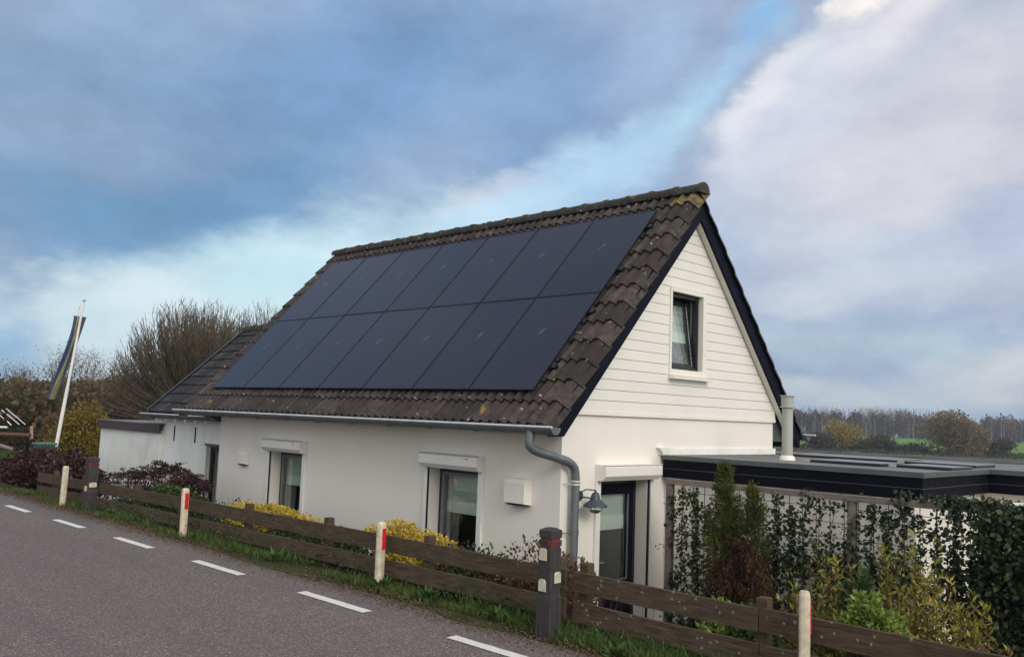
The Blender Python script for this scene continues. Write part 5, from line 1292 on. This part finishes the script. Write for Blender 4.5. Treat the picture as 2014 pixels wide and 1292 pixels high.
# ------------------------------------------------------------------ background left: willow, thicket, small bare trees
def willow(px, depth, topy, halfw, nst, label):
    b0 = at(px, 800, depth); b0.z = hgt(b0.x, b0.y); o = thg('bare_willow', label, 'tree', tuple(b0), 'bare willows behind the extension')
    top = at(px, topy, depth).z; right = Vector((0.70, -0.714, 0)); fw_ = Vector((.71, .70, 0)); wr = halfw/1738*depth
    c = Vector((b0.x, b0.y, 1.1)); H = top-c.z; segs = []
    m = MB(); m.tube([b0, b0+Vector((0, 0, 1.0))], [.34, .26], 8); m.build('trunk', M['dirtbark'], o)
    for i in range(26):     # main limbs
        a = rnd.uniform(-1.35, 1.35); d0 = rnd.uniform(-.5, .5); e = c + right*(math.sin(a)*wr*.5) + fw_*d0*wr*.6 + Vector((0, 0, math.cos(a)*H*.45)); s0 = b0+Vector((0, 0, .8)); md = (s0+e)/2+Vector((0, 0, -.1)); segs += [(tuple(s0), tuple(md), .09, .06), (tuple(md), tuple(e), .06, .035)]
    for i in range(nst):
        a = math.asin(rnd.uniform(-1, 1))*1.0; dd = rnd.uniform(-.75, .75)
        rr = rnd.uniform(.80, 1.03)*(1+.07*mnoise.noise(Vector((a*3.5, dd*2, px)))); k = math.sqrt(max(.05, 1-dd*dd))
        tip = c + right*(math.sin(a)*wr*rr*k) + fw_*dd*wr*.9 + Vector((0, 0, max(.05, math.cos(a))*H*rr*k))
        st = c + (tip-c)*rnd.uniform(.22, .5) + Vector((0, 0, -.25)); n_ = 6; p = st
        up_ = Vector((0, 0, 1)); L_ = (tip-st).length
        for q in range(n_):
            t = (q+1)/n_; nx_ = st.lerp(tip, t) + (right*math.sin(a))*(.16*L_*math.sin(pi*t)) + Vector((rnd.gauss(0, .035), rnd.gauss(0, .035), rnd.gauss(0, .02)))
            r0 = .020*(1-t*.75)+.003; segs.append((tuple(p), tuple(nx_), r0, r0*.85))
            if q >= 1:
                for z_ in range(2):
                    e = nx_ + ((tip-st).normalized()*.6 + up_*.6 + Vector((rnd.gauss(0, .35), rnd.gauss(0, .35), 0))).normalized()*rnd.uniform(.18, .5); mid = (nx_+e)/2+Vector((rnd.gauss(0, .03), rnd.gauss(0, .03), 0)); segs += [(tuple(nx_), tuple(mid), .010, .007), (tuple(mid), tuple(e), .007, .004)]
            p = nx_
    sticks('branches', segs, M['willow'], o)
M['willow'] = simple('willow_twig', (0.12, 0.092, 0.062), .9, var=.35, scale=3)
willow(385, 34, 602, 178, 1050, 'large round crowned bare willow left of the tiled roof')
willow(530, 38, 606, 150, 620, 'bare willow half hidden behind the solar roof')
def baretree(px, topy, depth, label, sc=1.0):
    b0 = at(px, 780, depth); b0.z = -0.3; top = at(px, topy, depth).z; H = top-b0.z; o = thg('bare_tree', label, 'tree', tuple(b0), 'small bare trees at the left')
    segs = []; tips = []; MB().tube([b0, b0+Vector((0, 0, H*.35))], [.12, .08], 7).build('trunk', M['dirtbark'], o)
    for i in range(6): grow(b0+Vector((0, 0, H*.3)), (rnd.gauss(0, .5), rnd.gauss(0, .5), 1), H*.30*rnd.uniform(.9, 1.1), .05, 3, segs, tips, spread=.5, up=.18, kids=2, shrink=.68, wig=.12)
    sticks('branches', segs, M['rustbark'], o)
    T = np.repeat(np.array(tips), 8, 0); leaves('crown', T+rng.normal(0, .17, T.shape), .09, L['rust'], o, aspect=.4)
M['rustbark'] = simple('rusty_twig', (0.11, 0.075, 0.055), .9, var=.3)
baretree(95, 682, 45, 'rust brown bare tree left of the flagpole'); baretree(170, 688, 47, 'bare tree just right of the flagpole'); baretree(30, 716, 46, 'low bare tree nearest the left edge of the picture')
# shrub wall of the thicket, individual bushes with their own colour
TH = [(10, 745, 42, 'olive', 'olive autumn bush at the left edge below the bare tree'), (60, 735, 44, 'rust', 'rusty orange bush at the far left, second from the edge'), (120, 742, 43, 'olive', 'olive brown bush behind the flagpole'), (180, 745, 42, 'rust', 'rust brown bush right of the flagpole'), (240, 742, 41, 'thicket', 'dark brown bush midway between flagpole and willow'), (305, 748, 39, 'thicket', 'dark green brown bush under the left side of the willow'), (370, 745, 37, 'olive', 'olive bush under the middle of the willow'), (440, 735, 39, 'rust', 'brown bush between the willow and the small tiled roof'), (510, 720, 41, 'thicket', 'dark bush behind the peak of the small tiled roof')]
for (px, ty, dep, mt, lb) in TH:
    c = at(px, ty+75, dep); top = at(px, ty, dep).z; gz_ = -1.2
    o = thg('thicket_bush', lb, 'bush', (c.x, c.y, gz_), 'autumn bushes of the thicket at the left')
    rz = (top-gz_)/2; P = blobpts(7000, (c.x, c.y, gz_+rz), (1.5, 1.5, rz*1.12), 16, .2); D = P-np.array([c.x, c.y, gz_]); D[:, 2] += 1.0
    leaves('foliage', P, .13, L[mt], o, aspect=.45, dirs=D/np.linalg.norm(D, axis=1)[:, None], jit=.9)
    segs = []
    for k in range(160):
        e = P[rng.integers(len(P))]; b0 = np.array([c.x+rnd.gauss(0, .3), c.y+rnd.gauss(0, .3), gz_]); m_ = (b0+e)/2+np.array([0, 0, .3]); segs += [(b0, m_, .03, .018), (m_, e+np.array([0, 0, .25]), .018, .006)]
    sticks('stem', segs, M['rustbark'], o)
P = []
for i in range(30000):
    px = rnd.uniform(-120, 640); dep = rnd.uniform(40, 62); zt = at(px, 752, dep).z; v = at(px, 780, dep); P.append((v.x, v.y, -1.5 + (zt+1.5)*rnd.random()**.8 + .5*mnoise.noise(Vector((px*.02, dep*.1, 0)))))
tag(leaves('thicket', np.array(P), .28, L['thicket'], aspect=.6), 'brown green thicket filling the background at the left', 'thicket', kind='stuff')
# low things at the far left
hb = at(30, 845, 32)
o = thg('clipped_hedge', 'low clipped dark green hedge at the left edge', 'hedge', (hb.x, hb.y, -.2)); P = np.stack([hb.x+rng.uniform(-2.2, 1.3, 6000)*.70, hb.y-rng.uniform(-2.2, 1.3, 6000)*.71, hb.z-.1+rng.uniform(-.14, .14, 6000)], 1) 
P[:, :2] = np.array([hb.x, hb.y]) + np.outer(rng.uniform(-2.2, .62, 6000), [.70, -.71]) + rng.normal(0, .12, (6000, 2)); leaves('foliage', P, .07, L['darkhedge'], o, aspect=.6)
MB().tube([(hb.x-1.5, hb.y+1.5, -.3), (hb.x+.4, hb.y-.4, -.3)], .04, 6).build('stem', M['darkbark'], o)
pk = at(62, 862, 31); k0 = at(62, 838, 31); m = MB().tube([pk, k0], .055, 10); single(m, 'stake', simple('pink_stake', (.42, .22, .18), .7), 'short pinkish stake at the end of the clipped hedge', 'stake', tuple(pk))
sb = at(-40, 852, 30.5); sb2 = at(60, 856, 30.5); m = MB().tube([(sb.x, sb.y, sb.z), (sb2.x, sb2.y, sb2.z)], .07, 8); single(m, 'edging_board', simple('red_brown_board', (.11, .045, .03), .8), 'red brown board below the clipped hedge', 'board', tuple(sb2))
wl = at(-30, 839, 31.5); wl2 = at(14, 840, 31.5); single(MB().tube([wl, wl2], .04, 6), 'white_rail', M['whitetrim'], 'short white rail on top of the clipped hedge at the left edge', 'rail', tuple(wl))
for (a, b_, lb) in (((12, 803), (50, 835), 'longest and rightmost of the pale slanting poles at the left edge'), ((13, 814), (38, 835), 'second pale slanting pole from the right at the left edge'), ((3, 806), (10, 812), 'shortest pale slanting pole near the left edge'), ((-6, 812), (7, 823), 'leftmost pale slanting pole at the left edge'), ((14, 828), (22, 836), 'lowest short pale slanting pole near the hedge')):
    p0, p1 = at(*a, 36), at(*b_, 36); single(MB().tube([p0, p1], .017, 6), 'slanting_pole', M['steel'], lb, 'pole', tuple(p1), 'pale slanting poles at the left edge')
l0, l1 = at(-20, 870, 26), at(26, 884, 26); single(MB().tube([l0, l1], .06, 6), 'grey_beam', M['trelliswood'], 'grey timber beam lying on the grass bank at the left edge', 'beam', tuple(l1))

# ------------------------------------------------------------------ background right: polder trees
def fartree(px, topy, basey, depth, hw, mat, label, n=2600, name='far_tree', sz=.45, tr=True, group='trees on the polder beyond the flat roof'):
    c = at(px, (topy+basey)/2, depth); top = at(px, topy, depth).z; base = -3.0; o = thg(name, label, 'tree', (c.x, c.y, base), group)
    rz = (top-base)/2; rr = hw/1738*depth
    P = blobpts(n, (c.x, c.y, base+rz*1.05), (rr*1.3, rr*1.3, rz*1.32), 16, .3); P = P[P[:, 2] > base]
    D = P-np.array([c.x, c.y, base]); D /= np.linalg.norm(D, axis=1)[:, None]
    leaves('crown', P, sz, mat, o, aspect=.45, dirs=D, jit=.8)
    segs = [((c.x, c.y, base), (c.x, c.y, base+rz*1.3), .22, .1)]
    for k in range(70):
        e = P[rng.integers(len(P))]; b0 = np.array([c.x, c.y, base+rz*rnd.uniform(.1, .8)]); segs.append((b0, e+np.array([0, 0, .3]), .06, .02))
    sticks('trunk', segs, M['palebark'], o)
fartree(1655, 832, 888, 160, 34, L['faryellow'], 'round yellow autumn tree beside the roof edge', 3400)
fartree(1868, 806, 905, 150, 48, L['fartan'], 'largest tan and olive tree behind the flat roof', 5200)
fartree(1910, 826, 905, 146, 34, L['fartan'], 'pale tan tree leaning on the right side of the largest tree', 3200)
fartree(1735, 855, 895, 158, 24, L['farbush'], 'small dark tree between the yellow tree and the tan tree', 2200)
fartree(1610, 858, 892, 155, 30, L['farbush'], 'dark bush just right of the house eaves', 2400)
fartree(1695, 866, 893, 157, 22, L['farbush'], 'dark low bush right of the yellow tree', 1600)
fartree(1960, 868, 905, 150, 34, L['farbush'], 'dark rounded bush near the right edge', 2400)
fartree(1795, 876, 900, 152, 34, L['farbush'], 'low dark bush left of the largest tree', 1800)
P = []
for i in range(20000):
    px = rnd.uniform(1150, 2250); dep = rnd.uniform(138, 172); v = at(px, 880, dep); P.append((v.x, v.y, -3.0+0.9*rnd.random()*(1+.6*mnoise.noise(Vector((px*.02, 0, 0))))))
tag(leaves('reed_bank', np.array(P), .6, L['farbush'], aspect=.4, dirs=np.tile([0, 0, 1.0], (len(P), 1)), jit=.8), 'dark strip of reeds and scrub along the ditch before the meadow', 'reeds', kind='stuff')
P = []; Pr = []; segs = []
for i in range(250):
    px = rnd.uniform(900, 2350); dep = rnd.uniform(425, 470); v = at(px, 860, dep)
    topy = 806 + (px-1560)*.030 + rnd.uniform(-4, 8) + 5*mnoise.noise(Vector((px*.02, 0, 7)))
    if 1690 < px < 1790: topy -= 0
    top = at(px, topy, dep).z; red = px > 1830 and rnd.random() < .75
    q = blobpts(560, (v.x, v.y, (top-3)/2-.5), (4.5, 4.5, (top+3)/2*1.1), 12, .2); (Pr if red else P).append(q[q[:, 2] > -3])
    for k in range(5):
        x_, y_ = v.x+rnd.gauss(0, 3), v.y+rnd.gauss(0, 3); segs.append(((x_, y_, -3), (x_, y_, top-rnd.uniform(2, 5)), .22, .12))
for i in range(170):
    px = rnd.choice((rnd.uniform(1560, 1850), rnd.uniform(1690, 1800))); dep = rnd.uniform(440, 480); v = at(px, 860, dep); top = at(px, 799+ (px-1560)*.02 + rnd.uniform(-6, 10), dep).z
    for k in range(5): segs.append(((v.x, v.y, top*rnd.uniform(.3, .7)), (v.x+rnd.gauss(0, 1.2), v.y+rnd.gauss(0, 1.2), top-rnd.uniform(0, 2)), .12, .04))
fw1 = leaves('far_wood', np.concatenate(P), 1.5, L['farwood'], aspect=.5, dirs=np.tile([0, 0, 1.0], (sum(map(len, P)), 1)), jit=.9); tag(fw1, 'grey brown line of far woodland on the horizon', 'woodland', kind='stuff')
fw2 = leaves('far_red_wood', np.concatenate(Pr), 1.5, L['farred'], aspect=.6); tag(fw2, 'reddish brown far woodland at the right edge of the horizon', 'woodland', kind='stuff')
tag(sticks('far_trunks', segs, M['palebark']), 'pale bare trunks and poplar tops of the far woodland', 'woodland', kind='stuff')
